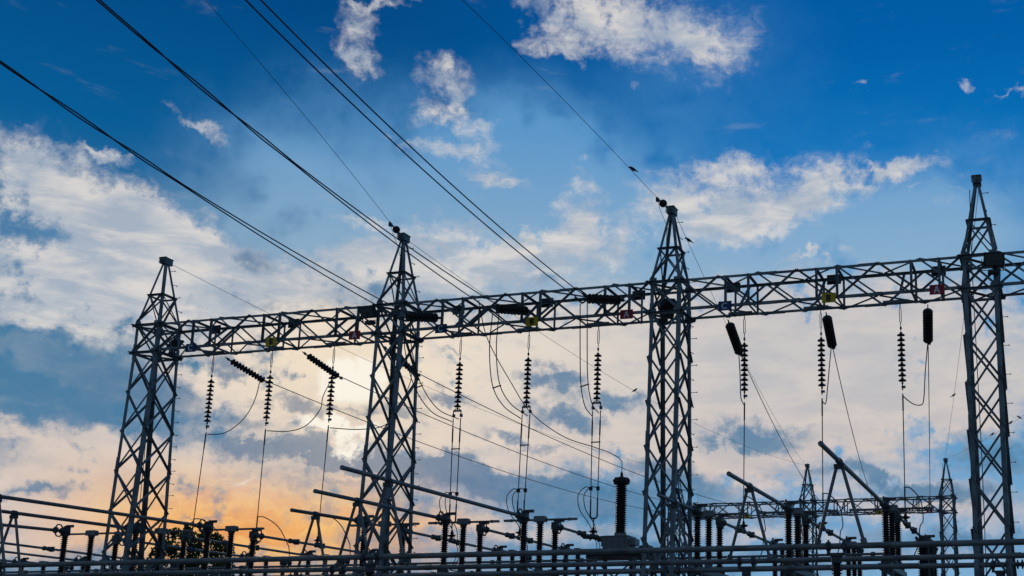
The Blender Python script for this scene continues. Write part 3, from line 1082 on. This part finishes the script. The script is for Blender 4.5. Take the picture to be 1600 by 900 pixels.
JUMPB = [[(3.06, 2.1, 12.53), (3.2, 1.68, 11.62), (3.09, 1.26, 10.81), (2.69, 0.84, 10.25), (2.25, 0.42, 10.12)], [(6.2, 2.1, 12.45), (5.97, 1.9, 11.68), (6.02, 1.68, 11.1), (5.77, 1.26, 10.44), (5.33, 0.84, 10.17), (4.74, 0.42, 10.14)],
         [(9.45, 2.1, 12.4), (9.39, 2.1, 11.96), (9.23, 1.68, 10.93), (8.95, 1.26, 10.28), (8.19, 0.84, 10.1), (7.3, 0.42, 10.12)], [(21.75, 2.1, 12.38), (21.9, 1.68, 11.67), (22.03, 1.26, 11.02), (22.16, 0.84, 10.45), (22.36, 0.42, 10.14)],
         [(24.93, 2.1, 12.41), (24.93, 1.68, 11.59), (24.93, 1.26, 10.75), (24.94, 0.84, 10.13), (24.91, 0.42, 10.10)], [(28.1, 2.1, 12.34), (28.01, 1.76, 11.2), (27.96, 1.43, 10.19), (27.87, 1.09, 9.96), (27.67, 0.76, 9.96), (27.46, 0.42, 10.11)]]
JL = ('looping from the slanting string nearest the leftmost tower', 'looping in front of the sun glow', 'crossing the legs of the second tower', 'hanging beside the first fat string right of the third tower',
      'hanging beside the fat string below the right yellow sign', 'hooked in a loop left of the rightmost tower')
for p, lab in zip(JUMPB, JL):
    wire_thing('jumper_cable', 'single dark jumper cable ' + lab, 'cable', spline(p, 8), .017, 'single jumper cables')

# ------------------------------------------------------------------ tubular bus work
ZH, ZL = 6.9, 4.79
BUSY = (-7.0, -3.55, -.9)
PH = ((-4.5, -1.3, 1.85), (8.3, 11.45, 14.4), (20.52, 23.55, 26.65))        # post positions of each disconnector
TUBE0 = (((-5.9, -1.5), (-2.4, -4.9), (.35, -8.3)), ((7.67, -1.95), (10.9, -5.6), (14.03, -9.2)), ((20.48, -2.4), (23.54, -5.75), (26.75, -9.5)))
GROUPN = ('left group', 'middle group', 'right group')
RANK = (('shortest tube', 'middle tube', 'longest tube'),) * 3


def fitting(m, p, d, s=1.0):
    """Expansion clamp: two rings with curved straps, along d."""
    p, d = Vector(p), Vector(d).normalized()
    _, sd, u = frame(d)
    for k in (-.22, .06):
        m.lathe([(.085 * s, 0), (.105 * s, .02), (.105 * s, .09), (.085 * s, .11)], p + d * k * s, d, 10)
    for a in (u, -u):
        m.tube([p - d * .2 * s + a * .09 * s, p - d * .1 * s + a * .19 * s, p + d * .04 * s + a * .19 * s, p + d * .12 * s + a * .09 * s], .024 * s, 6)


# three low collecting tubes along the gantry
for i, y in enumerate(BUSY):
    xe = (44, 44, 30.6)[i]
    t = thing('busbar_tube', ('thick horizontal grey tube, highest of the three crossing the whole bottom edge', 'thick horizontal grey tube, middle one of the three crossing the bottom edge', 'thick horizontal grey tube, lowest of the three at the bottom edge')[i], 'busbar', (-24, y, ZL), 0, 'low busbar tubes along the bottom')
    m = MB()
    m.tube([(0, 0, 0), (xe + 24, 0, 0)], .075, 16)
    for xs in (12.1, 37.5, 50.2):
        if xs < xe + 24:
            m.lathe([(.075, 0), (.082, .01), (.082, .22), (.075, .23)], (xs, 0, 0), (1, 0, 0), 16)
    m.build('tube', ALU, t)
    if i == 2:
        m = MB()
        for k in range(5):
            m.lathe([(.075, 0), (.135, .02), (.135, .05), (.075, .07)], (xe + 24 + .05 + k * .13, 0, 0), (1, 0, 0), 12)
        m.tube([(xe + 24, 0, 0), (xe + 24 + .8, 0, 0)], .06, 10)
        m.build('end_coupling', CAST, t)


def sheds(h, r0, r1, n, seg=16):
    """Ribbed porcelain column profile of height h."""
    pr = [(r0, 0)]
    p = h / n
    for k in range(n):
        z = k * p
        pr += [(r0, z + p * .25), (r1, z + p * .42), (r1 * .985, z + p * .52), (r0 * 1.05, z + p * .82)]
    pr.append((r0, h))
    return pr


def make_bus_post(label):
    """Post insulator on a steel pipe carrying a low busbar; origin at ground level."""
    t = thing('bus_support', label, 'post insulator', (0, 0, 0), 0, 'post insulators carrying the low busbars')
    m = MB()
    m.lathe(sheds(1.15, .085, .145, 16), (0, 0, 3.22), (0, 0, 1), 16)
    m.build('insulator', PORC, t)
    m = MB()
    m.lathe([(.13, 0), (.13, .16), (.16, .17), (.16, .20), (.07, .22), (.07, .24)], (0, 0, 4.37), (0, 0, 1), 14)
    m.bar((-.24, 0, 4.60), (.24, 0, 4.60), .12, .05)
    for s in (-1, 1):
        m.lathe([(.078, -.06), (.115, -.05), (.115, .05), (.078, .06)], (s * .2, 0, ZL), (1, 0, 0), 14)
        for q in (-1, 1):
            m.bar((s * .2, q * .12, ZL - .06), (s * .2, q * .12, ZL + .06), .07, .04)
        m.bar((s * .2, 0, 4.62), (s * .2, 0, ZL - .09), .08, .06)
        m.tube([(s * .2, 0, ZL + .10), (s * .2, 0, ZL + .16)], .025, 6)
    m.build('clamp', CAST, t)
    m = MB()
    m.box((0, 0, 3.16), (.36, .36, .04))
    m.lathe([(.11, 0), (.11, 2.98)], (0, 0, .18), (0, 0, 1), 14)
    m.box((0, 0, .09), (.6, .6, .18))
    m.build('column', STEEL, t)
    return t


bp0 = None
for y, xs in ((BUSY[0], (1.0, 13.72, 26.62, 39.5)), (BUSY[1], (-2.4, 10.55, 23.45, 36.3)), (BUSY[2], (-5.6, 7.3, 20.45, 30.2))):
    for k, x in enumerate(xs):
        lab = 'ribbed post insulator clamped under the %s bottom tube, %s' % ({BUSY[0]: 'highest', BUSY[1]: 'middle', BUSY[2]: 'lowest'}[y], ('at the left of the picture', 'near the second tower', 'between the third and rightmost towers' if y != BUSY[2] else 'at the foot of the third tower', 'beyond the right edge' if y != BUSY[2] else 'at its right end')[k])
        if bp0 is None:
            bp0 = make_bus_post(lab)
            bp0.location = (x, y, 0)
        else:
            copy_thing(bp0, (x, y, 0), lab)


def make_aframe(label):
    """Inverted V of two struts from a low busbar up to the tube over it; origin on the low busbar."""
    t = thing('inverted_v_support', label, 'support', (0, 0, 0), 0, 'inverted V struts under the high tubes')
    H = ZH - ZL
    for s in (-1, 1):
        m = MB()
        m.tube([(s * .58, 0, .06), (s * .07, 0, H - .13)], .045, 10)
        m.lathe([(.08, 0), (.08, .12), (.05, .14)], (s * .585, 0, .05), (-s * .24, 0, 1), 10)
        m.build('strut', ALU, t)
    m = MB()
    m.box((0, 0, H - .13), (.26, .12, .12))
    m.lathe([(.062, -.09), (.088, -.08), (.088, .08), (.062, .09)], (0, 0, H), (0, 1, 0), 12)
    m.build('saddle', CAST, t)
    return t


def make_disconnector(label, open_blade, group):
    """Three ribbed posts in a row away from the viewer, the middle one turning a blade; origin on the ground under the first post."""
    t = thing('disconnector', label, 'disconnector', (0, 0, 0), 0, group)
    for k, y in enumerate((0, 1.35, 2.7)):
        top = (6.70, 6.80, 6.66)[k]
        m = MB()
        m.lathe(sheds(top - 5.32, .085, .138, 19), (0, y, 5.32), (0, 0, 1), 16)
        o = m.build('post_insulator', PORC, t)
        m = MB()
        m.lathe([(.10, 0), (.125, .02), (.125, .09), (.09, .11)], (0, y, top), (0, 0, 1), 12)
        if k == 1:
            m.lathe([(.13, 0), (.13, .05), (.06, .06), (.06, .1)], (0, y, top + .06), (0, 0, 1), 12)
        else:
            s = -1 if k == 0 else 1
            m.box((0, y, ZH), (.22, .26, .26))
            m.box((.05, y, ZH + .16), (.16, .20, .07))
            m.bar((.0, y, ZH + .19), (.34, y, ZH + .19), .05, .10)
            m.bar((-.06, y, ZH), (.14, y, ZH - .12), .12, .18)
            fitting(m, (0, y + s * .38, ZH), (0, s, 0), 1.15)
            m.tube([(0, y, ZH), (0, y + s * .5, ZH)], .05, 8)
        m.build('terminal_head', CAST, o)
        m = MB()
        m.lathe([(.20, 0), (.20, .08), (.15, .10), (.13, .24)], (0, y, 5.08), (0, 0, 1), 12)
        m.build('post_base', CAST, o)
    m = MB()
    zb = ZH + .06
    d = V(1, .02, 0) if open_blade else V(0, 1, 0)
    c = V(0, 1.35, zb)
    m.tube([c - d * 1.22, c + d * 1.22], .040, 10)
    for s in (-1, 1):
        m.bar(c + d * s * 1.08, c + d * s * 1.36, .13, .075)
        m.tube([c + d * s * 1.05, c + d * s * 1.12], .058, 10)
    b = m.build('blade', ALU, t)
    m = MB()
    m.box(c + V(0, 0, .02), (.42, .24, .185) if open_blade else (.24, .42, .185))
    m.box(c + V(0, 0, .12), (.36, .2, .015) if open_blade else (.2, .36, .015))
    m.build('blade_housing', BOXGREY, b)
    m = MB()
    for s in (-1, 1):
        m.bar((s * .16, -.55, 4.98), (s * .16, 3.25, 4.98), .09, .18)
    for y in (-.4, .68, 2.02, 3.1):
        m.bar((-.16, y, 4.98), (.16, y, 4.98), .08, .14)
    m.tube([(.26, .0, 5.16), (.26, 2.7, 5.16)], .022, 6)
    m.build('base_frame', STEEL, t)
    for y in (.1, 2.6):
        m = MB()
        for sx in (-1, 1):
            for sy in (-1, 1):
                m.angle((sx * .2, y + sy * .2, .2), (sx * .17, y + sy * .17, 4.88), .08, .01, (-sx, 0, 0), (0, -sy, 0))
        for k in range(6):
            z0, z1 = .3 + k * .75, 1.05 + k * .75
            for sy in (-1, 1):
                s = 1 if k % 2 else -1
                m.bar((-s * .19, y + sy * .19, z0), (s * .19, y + sy * .19, z1), .045, .008, up=(0, 1, 0))
            for sx in (-1, 1):
                s = 1 if k % 2 else -1
                m.bar((sx * .19, y - s * .19, z0), (sx * .19, y + s * .19, z1), .045, .008, up=(1, 0, 0))
        m.box((0, y, .1), (.8, .8, .2))
        m.build('support_column', STEEL, t)
    return t


dis = af = None
Y1 = 1.5
for gi in range(3):
    for j in range(3):
        x = PH[gi][j]
        where = '%s, %s' % (('first', 'second', 'third')[j] + ' from the left', GROUPN[gi])
        lab = 'open disconnector of three ribbed posts under a turned blade, ' + where
        if dis is None:
            dis = make_disconnector(lab, True, 'open disconnectors behind the near gantry')
            dis.location = (x, Y1, 0)
        else:
            copy_thing(dis, (x, Y1, 0), lab)
        # high tube from its free end over the low busbars to the first post
        x0, y0 = TUBE0[gi][j]
        if gi == 0:
            y0 -= 1.5
        A, B = V(x0, y0, ZH), V(x, Y1 - .2, ZH)
        o = MB()
        o.tube([V(0, 0, 0), B - A], .06, 14)
        o.lathe([(.0595, -.035), (.066, -.03), (.066, .05), (.0605, .06)], (0, 0, 0), B - A, 14)
        to = o.build('tube', ALU, None, A)
        tag(to, 'high grey tube sloping down to the right, %s, %s' % (RANK[gi][j], GROUPN[gi]), 'busbar', 'high tubes reaching out over the low busbars')
        to.name = 'bus_tube'
        yb = BUSY[2 - j]
        xb = x0 + (x - x0) * (yb - y0) / (Y1 - .2 - y0)
        lab = 'inverted V strut pair under the %s of the %s' % (RANK[gi][j], GROUPN[gi])
        if af is None:
            af = make_aframe(lab)
            af.location = (xb, yb, ZL)
        else:
            copy_thing(af, (xb, yb, ZL), lab)

# tubes running on from the last post of each to the second row, and the second row itself
OUTX = ((-16.9, -13.3, -10.35), (-4.15, -1.0, 2.2), (8.4, 11.5, 14.45), (20.6, 23.6, 26.7))
GN4 = ('far left group',) + GROUPN
Y2 = 12.3
d2 = pin = None


def make_pin(label):
    """Dropper terminal standing on a tube: a small bell insulator with a clamp."""
    t = thing('dropper_terminal', label, 'terminal', (0, 0, 0), 0, 'small disc terminals on the tubes')
    m = MB()
    m.lathe([(.03, .10), (.05, .14), (.17, .20), (.175, .225), (.06, .26), (.05, .34), (.02, .40), (.02, .55)], (0, 0, 0), (0, 0, 1), 14)
    m.build('bell', GLASSDISC, t)
    m = MB()
    m.lathe([(.064, -.14), (.09, -.13), (.09, .13), (.064, .14)], (0, 0, 0), (0, 1, 0), 12)
    m.box((0, 0, .09), (.12, .16, .06))
    m.build('clamp', CAST, t)
    MB().tube([(0, 0, .52), (0, 0, .74)], .026, 8).build('stud', CAST, t)
    return t


DROPY = (None, (8.45, 8.5, 8.27), (7.95, 7.6, 7.9), (7.4, 7.25, 6.3))
for gi in range(4):
    for j in range(3):
        x = OUTX[gi][j]
        xs = PH[gi - 1][j] if gi else x
        ys = Y1 + 2.75 if gi else -9.0
        A, B = V(xs, ys, ZH), V(x, Y2 - .2, ZH)
        o = MB()
        o.tube([V(0, 0, 0), B - A], .052, 12)
        to = tag(o.build('bus_tube', ALU, None, A), 'thinner grey tube leading on behind the posts, %s of the %s' % (('left one', 'middle one', 'right one')[j], GN4[gi]), 'busbar', 'rear tubes between the two rows of posts')
        L = (B - A).length
        dd = (B - A) / L
        ks = (.30, .52) if gi else (.75,)
        for q in ks:
            m = MB()
            m.lathe([(.054, -.2), (.10, -.18), (.10, -.08), (.075, -.06), (.075, .06), (.10, .08), (.10, .18), (.054, .2)], dd * L * q, dd, 10)
            m.box(dd * (L * q + .3) + V(.0, 0, .0), (.2, .08, .22))
            m.build('coupling', CAST, to)
        lab = 'distant row of ribbed dark posts, %s, behind the %s' % (('left set', 'middle set', 'right set')[j], GN4[gi])
        if d2 is None:
            d2 = make_disconnector(lab, False, 'second row of posts further back')
            d2.location = (x, Y2, 0)
        else:
            copy_thing(d2, (x, Y2, 0), lab)
        if gi:
            y = DROPY[gi][j]
            q = (y - A.y) / (B.y - A.y)
            P = A.lerp(B, q)
            hx = HX[gi - 1][j]
            lab = 'small bell terminal where the %s dropper meets a tube, %s' % (('left', 'middle', 'right')[j], GROUPN[gi - 1])
            if pin is None:
                pin = make_pin(lab)
                pin.location = P
            else:
                copy_thing(pin, P, lab)
            top = V(hx, .4, 10.2)
            bot = P + V(0, 0, .72)
            lab = '%s cable hanging below the insulator string %s' % ('twin' if gi == 2 else 'thin', STR_LAB[gi - 1][j])
            if gi == 2:
                t = thing('twin_dropper', lab, 'cable', bot, 0, 'dropper cables under the beam')
                for s in (-1, 1):
                    m = MB()
                    m.tube([V(s * .14, 0, .24), top - bot + V(s * .14, 0, 0)], .017, 6)
                    m.tube([V(s * .14, 0, .2), V(s * .14, 0, .75)], .03, 8)
                    m.tube([(top - bot).lerp(V(0, 0, 0), .08) + V(s * .14, 0, 0), (top - bot).lerp(V(0, 0, 0), .2) + V(s * .14, 0, 0)], .026, 6)
                    m.box((top - bot) * .31 + V(s * .14, 0, 0), (.10, .10, .14))
                    m.build('cable', WIRE, t)
                m = MB()
                m.tube([V(-.14, 0, .25), V(-.14, 0, .08), V(-.08, 0, 0), V(.08, 0, 0), V(.14, 0, .08), V(.14, 0, .25)], .035, 8)
                m.tube([V(0, 0, 0), V(0, 0, -.1)], .03, 8)
                m.build('yoke', CAST, t)
                m = MB()
                for q in (.74,):
                    c = (top - bot) * q
                    m.bar(c + V(-.17, 0, 0), c + V(.17, 0, 0), .05, .035)
                m.build('spacer', CAST, t)
                c0 = (top - bot) * .31 + bot
                for s in (-1, 1):
                    p = [c0 + V(s * .14, 0, 0), c0 + V(-.32 + s * .12, .2, .10), c0 + V(-.72 + s * .12, .5, -.15), c0 + V(-.80 + s * .12, .9, -.65), c0 + V(-.58 + s * .1, 1.3, -1.15), V(bot.x - .25 + s * .06, bot.y + .9, ZH + .12), V(bot.x - .2 + s * .06, bot.y + 1.1, ZH - .35), V(bot.x - .6 + s * .06, bot.y + 1.4, ZH - .95)]
                    wire_thing('loop_cable', 'looped cable curling left off the %s twin dropper, %s loop' % (('left', 'middle', 'right')[j], 'outer' if s < 0 else 'inner'), 'cable', spline(p, 7), .0165, 'looped cables on the twin droppers')
            else:
                m = MB()
                m.tube([V(0, 0, 0), top - bot], .0165, 6)
                m.tube([(top - bot) * .86, (top - bot) * .99], .024, 6)
                m.tube([V(0, 0, 0), (top - bot) * .16], .027, 6)
                tag(m.build('dropper_cable', WIRE, None, bot), lab, 'cable', 'dropper cables under the beam')
                c0 = bot + (top - bot) * .16
                sx = 1
                p = [c0, c0 + V(.18, .3, -.02), c0 + V(.42, .9, -.35), P + V(.42, 1.7, .32), P + V(.25, 2.1, .1), P + V(.15, 2.3, -.5), P + V(-.1, 2.2, -1.1)]
                wire_thing('loop_cable', 'bent cable from the %s dropper onto its tube, %s' % (('left', 'middle', 'right')[j], GROUPN[gi - 1]), 'cable', spline(p, 7), .020, 'bent cables beside the droppers')

# ------------------------------------------------------------------ big bushing on a grey tank
t = thing('instrument_transformer', 'tall dark ribbed bushing standing on a grey steel tank, left of third tower', 'transformer', (15.5, 8.0, 0))
m = MB()
m.lathe([(.24, 0), (.24, .16)] , (0, 0, 6.86), (0, 0, 1), 18)
m.build('collar', BOXGREY, t)
m = MB()
m.lathe(sheds(1.86, .165, .232, 22), (0, 0, 7.02), (0, 0, 1), 20)
m.build('bushing', PORC, t)
m = MB()
m.lathe([(.20, 0), (.30, .03), (.315, .06), (.315, .22), (.29, .27), (.12, .30), (.07, .33), (.05, .48), (.03, .5)], (0, 0, 8.90), (0, 0, 1), 18)
for k in range(8):
    a = k * math.pi / 4
    m.box((.32 * math.cos(a), .32 * math.sin(a), 9.04), (.05, .05, .12), a)
m.build('cap', PORC, t)
m = MB()
m.box((-.05, 0, 6.62), (1.0, .9, .50))
m.box((-.05, 0, 6.88), (1.06, .96, .03))
m.box((-.60, -.1, 6.66), (.14, .4, .3))
m.box((.57, 0, 6.66), (.26, .5, .26))
for k in range(4):
    m.box((-.42 + .25 * k, -.46, 6.62), (.03, .04, .44))
m.build('tank', BOXGREY, t)
m = MB()
m.box((0, 0, 6.30), (2.6, 1.9, .12))
m.box((0, 0, 6.17), (2.2, 1.5, .14))
m.box((1.0, .2, 6.44), (.4, .4, .2))
m.build('platform', LAMPBOX, t)
for sx in (-1, 1):
    for sy in (-1, 1):
        m = MB()
        m.angle((sx * .85, sy * .6, 0), (sx * .85, sy * .6, 6.08), .12, .014, (-sx, 0, 0), (0, -sy, 0))
        for k in range(4):
            z0 = .4 + k * 1.4
            if sy < 0:
                m.bar((sx * .85, -.6, z0), (-sx * .85, -.6 - sx * .012, z0 + 1.4), .07, .009, up=(0, 1, 0))
            else:
                m.bar((sx * .85, .6, z0), (sx * .85 + .0, -.58, z0 + 1.4), .07, .009, up=(1, 0, 0))
        m.build('leg', STEEL, t)
m = MB()
m.lathe([(.05, 0), (.09, .05), (.09, .3), (.14, .32), (.14, .36), (.09, .38), (.09, .6), (.05, .65)], (-.75, -.3, 6.86), (-1, -.6, 0), 10)
m.build('side_terminal', CAST, t)
wire_thing('lead_cable', 'long cable swooping from the middle beam over to the tall bushing top', 'cable', spline([(13.91, -1.7, 13.65), (13.7, -0.49, 12.67), (14.09, 0.73, 11.37), (14.3, 1.94, 10.6), (15.03, 3.15, 9.95), (15.75, 4.36, 9.74), (15.98, 5.58, 9.70), (15.9, 6.79, 9.66), (15.62, 7.7, 9.62), (15.5, 8.0, 9.38)], 8), .0165)

# tall post with studded head at the right, in front of the far gantry
t = thing('cable_sealing_end', 'stout ribbed dark post with a studded head, left of the rightmost tower', 'insulator', (26.9, 9.4, 0))
m = MB()
m.lathe(sheds(1.6, .17, .235, 20), (0, 0, 4.9), (0, 0, 1), 18)
m.build('insulator', PORC, t)
m = MB()
m.lathe([(.19, 0), (.26, .03), (.26, .12), (.14, .15), (.12, .3)], (0, 0, 6.5), (0, 0, 1), 14)
for k in range(10):
    a = k * math.pi / 5
    m.bar((.24 * math.cos(a), .24 * math.sin(a), 6.5), (.36 * math.cos(a), .36 * math.sin(a), 6.56), .06, .06)
    m.tube([(.24 * math.cos(a), .24 * math.sin(a), 6.6), (.28 * math.cos(a), .28 * math.sin(a), 6.76)], .03, 6)
m.build('head', CAST, t)
m = MB()
m.lathe([(.25, 0), (.25, .1), (.14, .12), (.14, 4.7), (.22, 4.72), (.22, 4.78)], (0, 0, .1), (0, 0, 1), 12)
m.build('column', STEEL, t)

# rear cross buses further back
for i, (y, z) in enumerate(((9.6, 6.18), (11.2, 5.86), (15.6, 6.3))):
    o = MB()
    o.tube([(0, 0, 0), (46, 0, 0)], .05, 10)
    for k in range(12):
        o.lathe([(.05, 0), (.085, .02), (.085, .16), (.05, .18)], (2 + 3.9 * k, 0, 0), (1, 0, 0), 8)
    tag(o.build('bus_tube', ALU, None, (-20, y, z)), ('thin rear cross tube, nearest of three low behind the posts', 'thin rear cross tube, middle of three low behind the posts', 'thin rear cross tube, farthest of three low behind the posts')[i], 'busbar', 'thin rear cross tubes')
rp = None
RX = ((-9.5, 9.6, 6.18, 'far left'), (-2.5, 9.6, 6.18, 'left of the tree'), (4.6, 9.6, 6.18, 'under the sun glow'), (6.9, 11.2, 5.86, 'just left of the second tower'), (12.6, 9.6, 6.18, 'right of the second tower'), (17.4, 11.2, 5.86, 'right of the tall bushing'),
      (22.3, 9.6, 6.18, 'right of the third tower'), (25.2, 11.2, 5.86, 'below the steepest tube'), (-5.5, 11.2, 5.86, 'at the foot of the leftmost tower'), (1.2, 11.2, 5.86, 'right of the tree'))
for x, y, z, lab in RX:
    lab = 'small ribbed post under a thin rear tube, ' + lab
    if rp is None:
        rp = thing('rear_post', lab, 'post insulator', (x, y, z), 0, 'small posts under the rear cross tubes')
        m = MB()
        m.lathe(sheds(.95, .07, .12, 14), (0, 0, -1.12), (0, 0, 1), 12)
        m.build('insulator', PORC, rp)
        m = MB()
        m.lathe([(.09, -.18), (.09, -.1), (.05, -.06)], (0, 0, 0), (0, 0, 1), 10)
        m.lathe([(.052, -.1), (.085, -.09), (.085, .09), (.052, .1)], (0, 0, 0), (1, 0, 0), 10)
        m.build('clamp', CAST, rp)
        m = MB()
        m.lathe([(.09, -6.18), (.09, -1.14), (.16, -1.13), (.16, -1.1)], (0, 0, 0), (0, 0, 1), 10)
        m.build('column', STEEL, rp)
    else:
        copy_thing(rp, (x, y, z), lab)

# ------------------------------------------------------------------ tree behind the left yard
t = thing('tree', 'leafy green tree rising behind the left busbar posts', 'tree', (-17.2, 25, 0))
rnd = random.Random(4)
m = MB()
m.tube([(0, 0, 0), (.1, .05, 2), (-.05, .1, 4.2), (.1, .0, 6.2)], [.28, .22, .17, .11], 10)
tips = []
CL = [(-1.4, .1, 9.75, .50), (-1.55, -.2, 9.1, .55), (-.5, .2, 9.6, .50), (-.38, 0, 10.05, .36), (.3, .3, 9.5, .6), (1.0, 0, 9.45, .62), (1.6, -.1, 9.15, .6), (1.9, .3, 8.6, .55), (-2.2, .1, 8.6, .55),
      (-1.0, -.3, 8.7, .7), (0.2, -.2, 8.8, .75), (1.0, .4, 8.5, .7), (-2.6, .3, 8.0, .6), (-1.8, -.4, 7.9, .7), (-.6, .5, 8.0, .8), (.6, -.5, 7.9, .8), (1.6, .2, 7.7, .75), (2.2, -.2, 7.8, .6),
      (-2.7, -.1, 7.2, .7), (-1.4, .4, 7.0, .8), (0, -.3, 7.1, .9), (1.2, .4, 6.9, .8), (2.2, .2, 6.9, .7), (-2.1, .1, 6.2, .8), (1.9, -.2, 6.1, .8), (.3, .5, 6.2, .9), (-.9, -.5, 6.1, .9)]
for (x, y, z, r) in CL:
    b = V(.0, 0, 3.2 + rnd.random() * 2.6)
    mid = b.lerp(V(x, y, z), .55) + V(0, 0, -.25)
    m.tube([b, mid, V(x, y, z)], [.07, .045, .015], 6)
m.build('trunk', BARK, t)
m = MB()
for (x, y, z, r) in CL:
    x *= 1.12
    r *= .92
    for k in range(int(200 * r * r / .36)):
        d = V(rnd.gauss(0, 1), rnd.gauss(0, 1), rnd.gauss(0, 1)).normalized() * r * (rnd.random() ** .55)
        p = V(x, y, z) + V(d.x, d.y, d.z * .8)
        nrm = V(rnd.gauss(0, 1), rnd.gauss(0, 1), rnd.gauss(.6, .8)).normalized()
        _, s, u = frame(nrm)
        L = .14 + .12 * rnd.random()
        w = L * .45
        a = rnd.random() * 6.28
        e1 = s * math.cos(a) + u * math.sin(a)
        e2 = nrm.cross(e1)
        m.add([p, p + e1 * L * .5 + e2 * w, p + e1 * L - nrm * .02, p + e1 * L * .5 - e2 * w], [(0, 1, 2, 3)])
m.build('crown', LEAF, t)
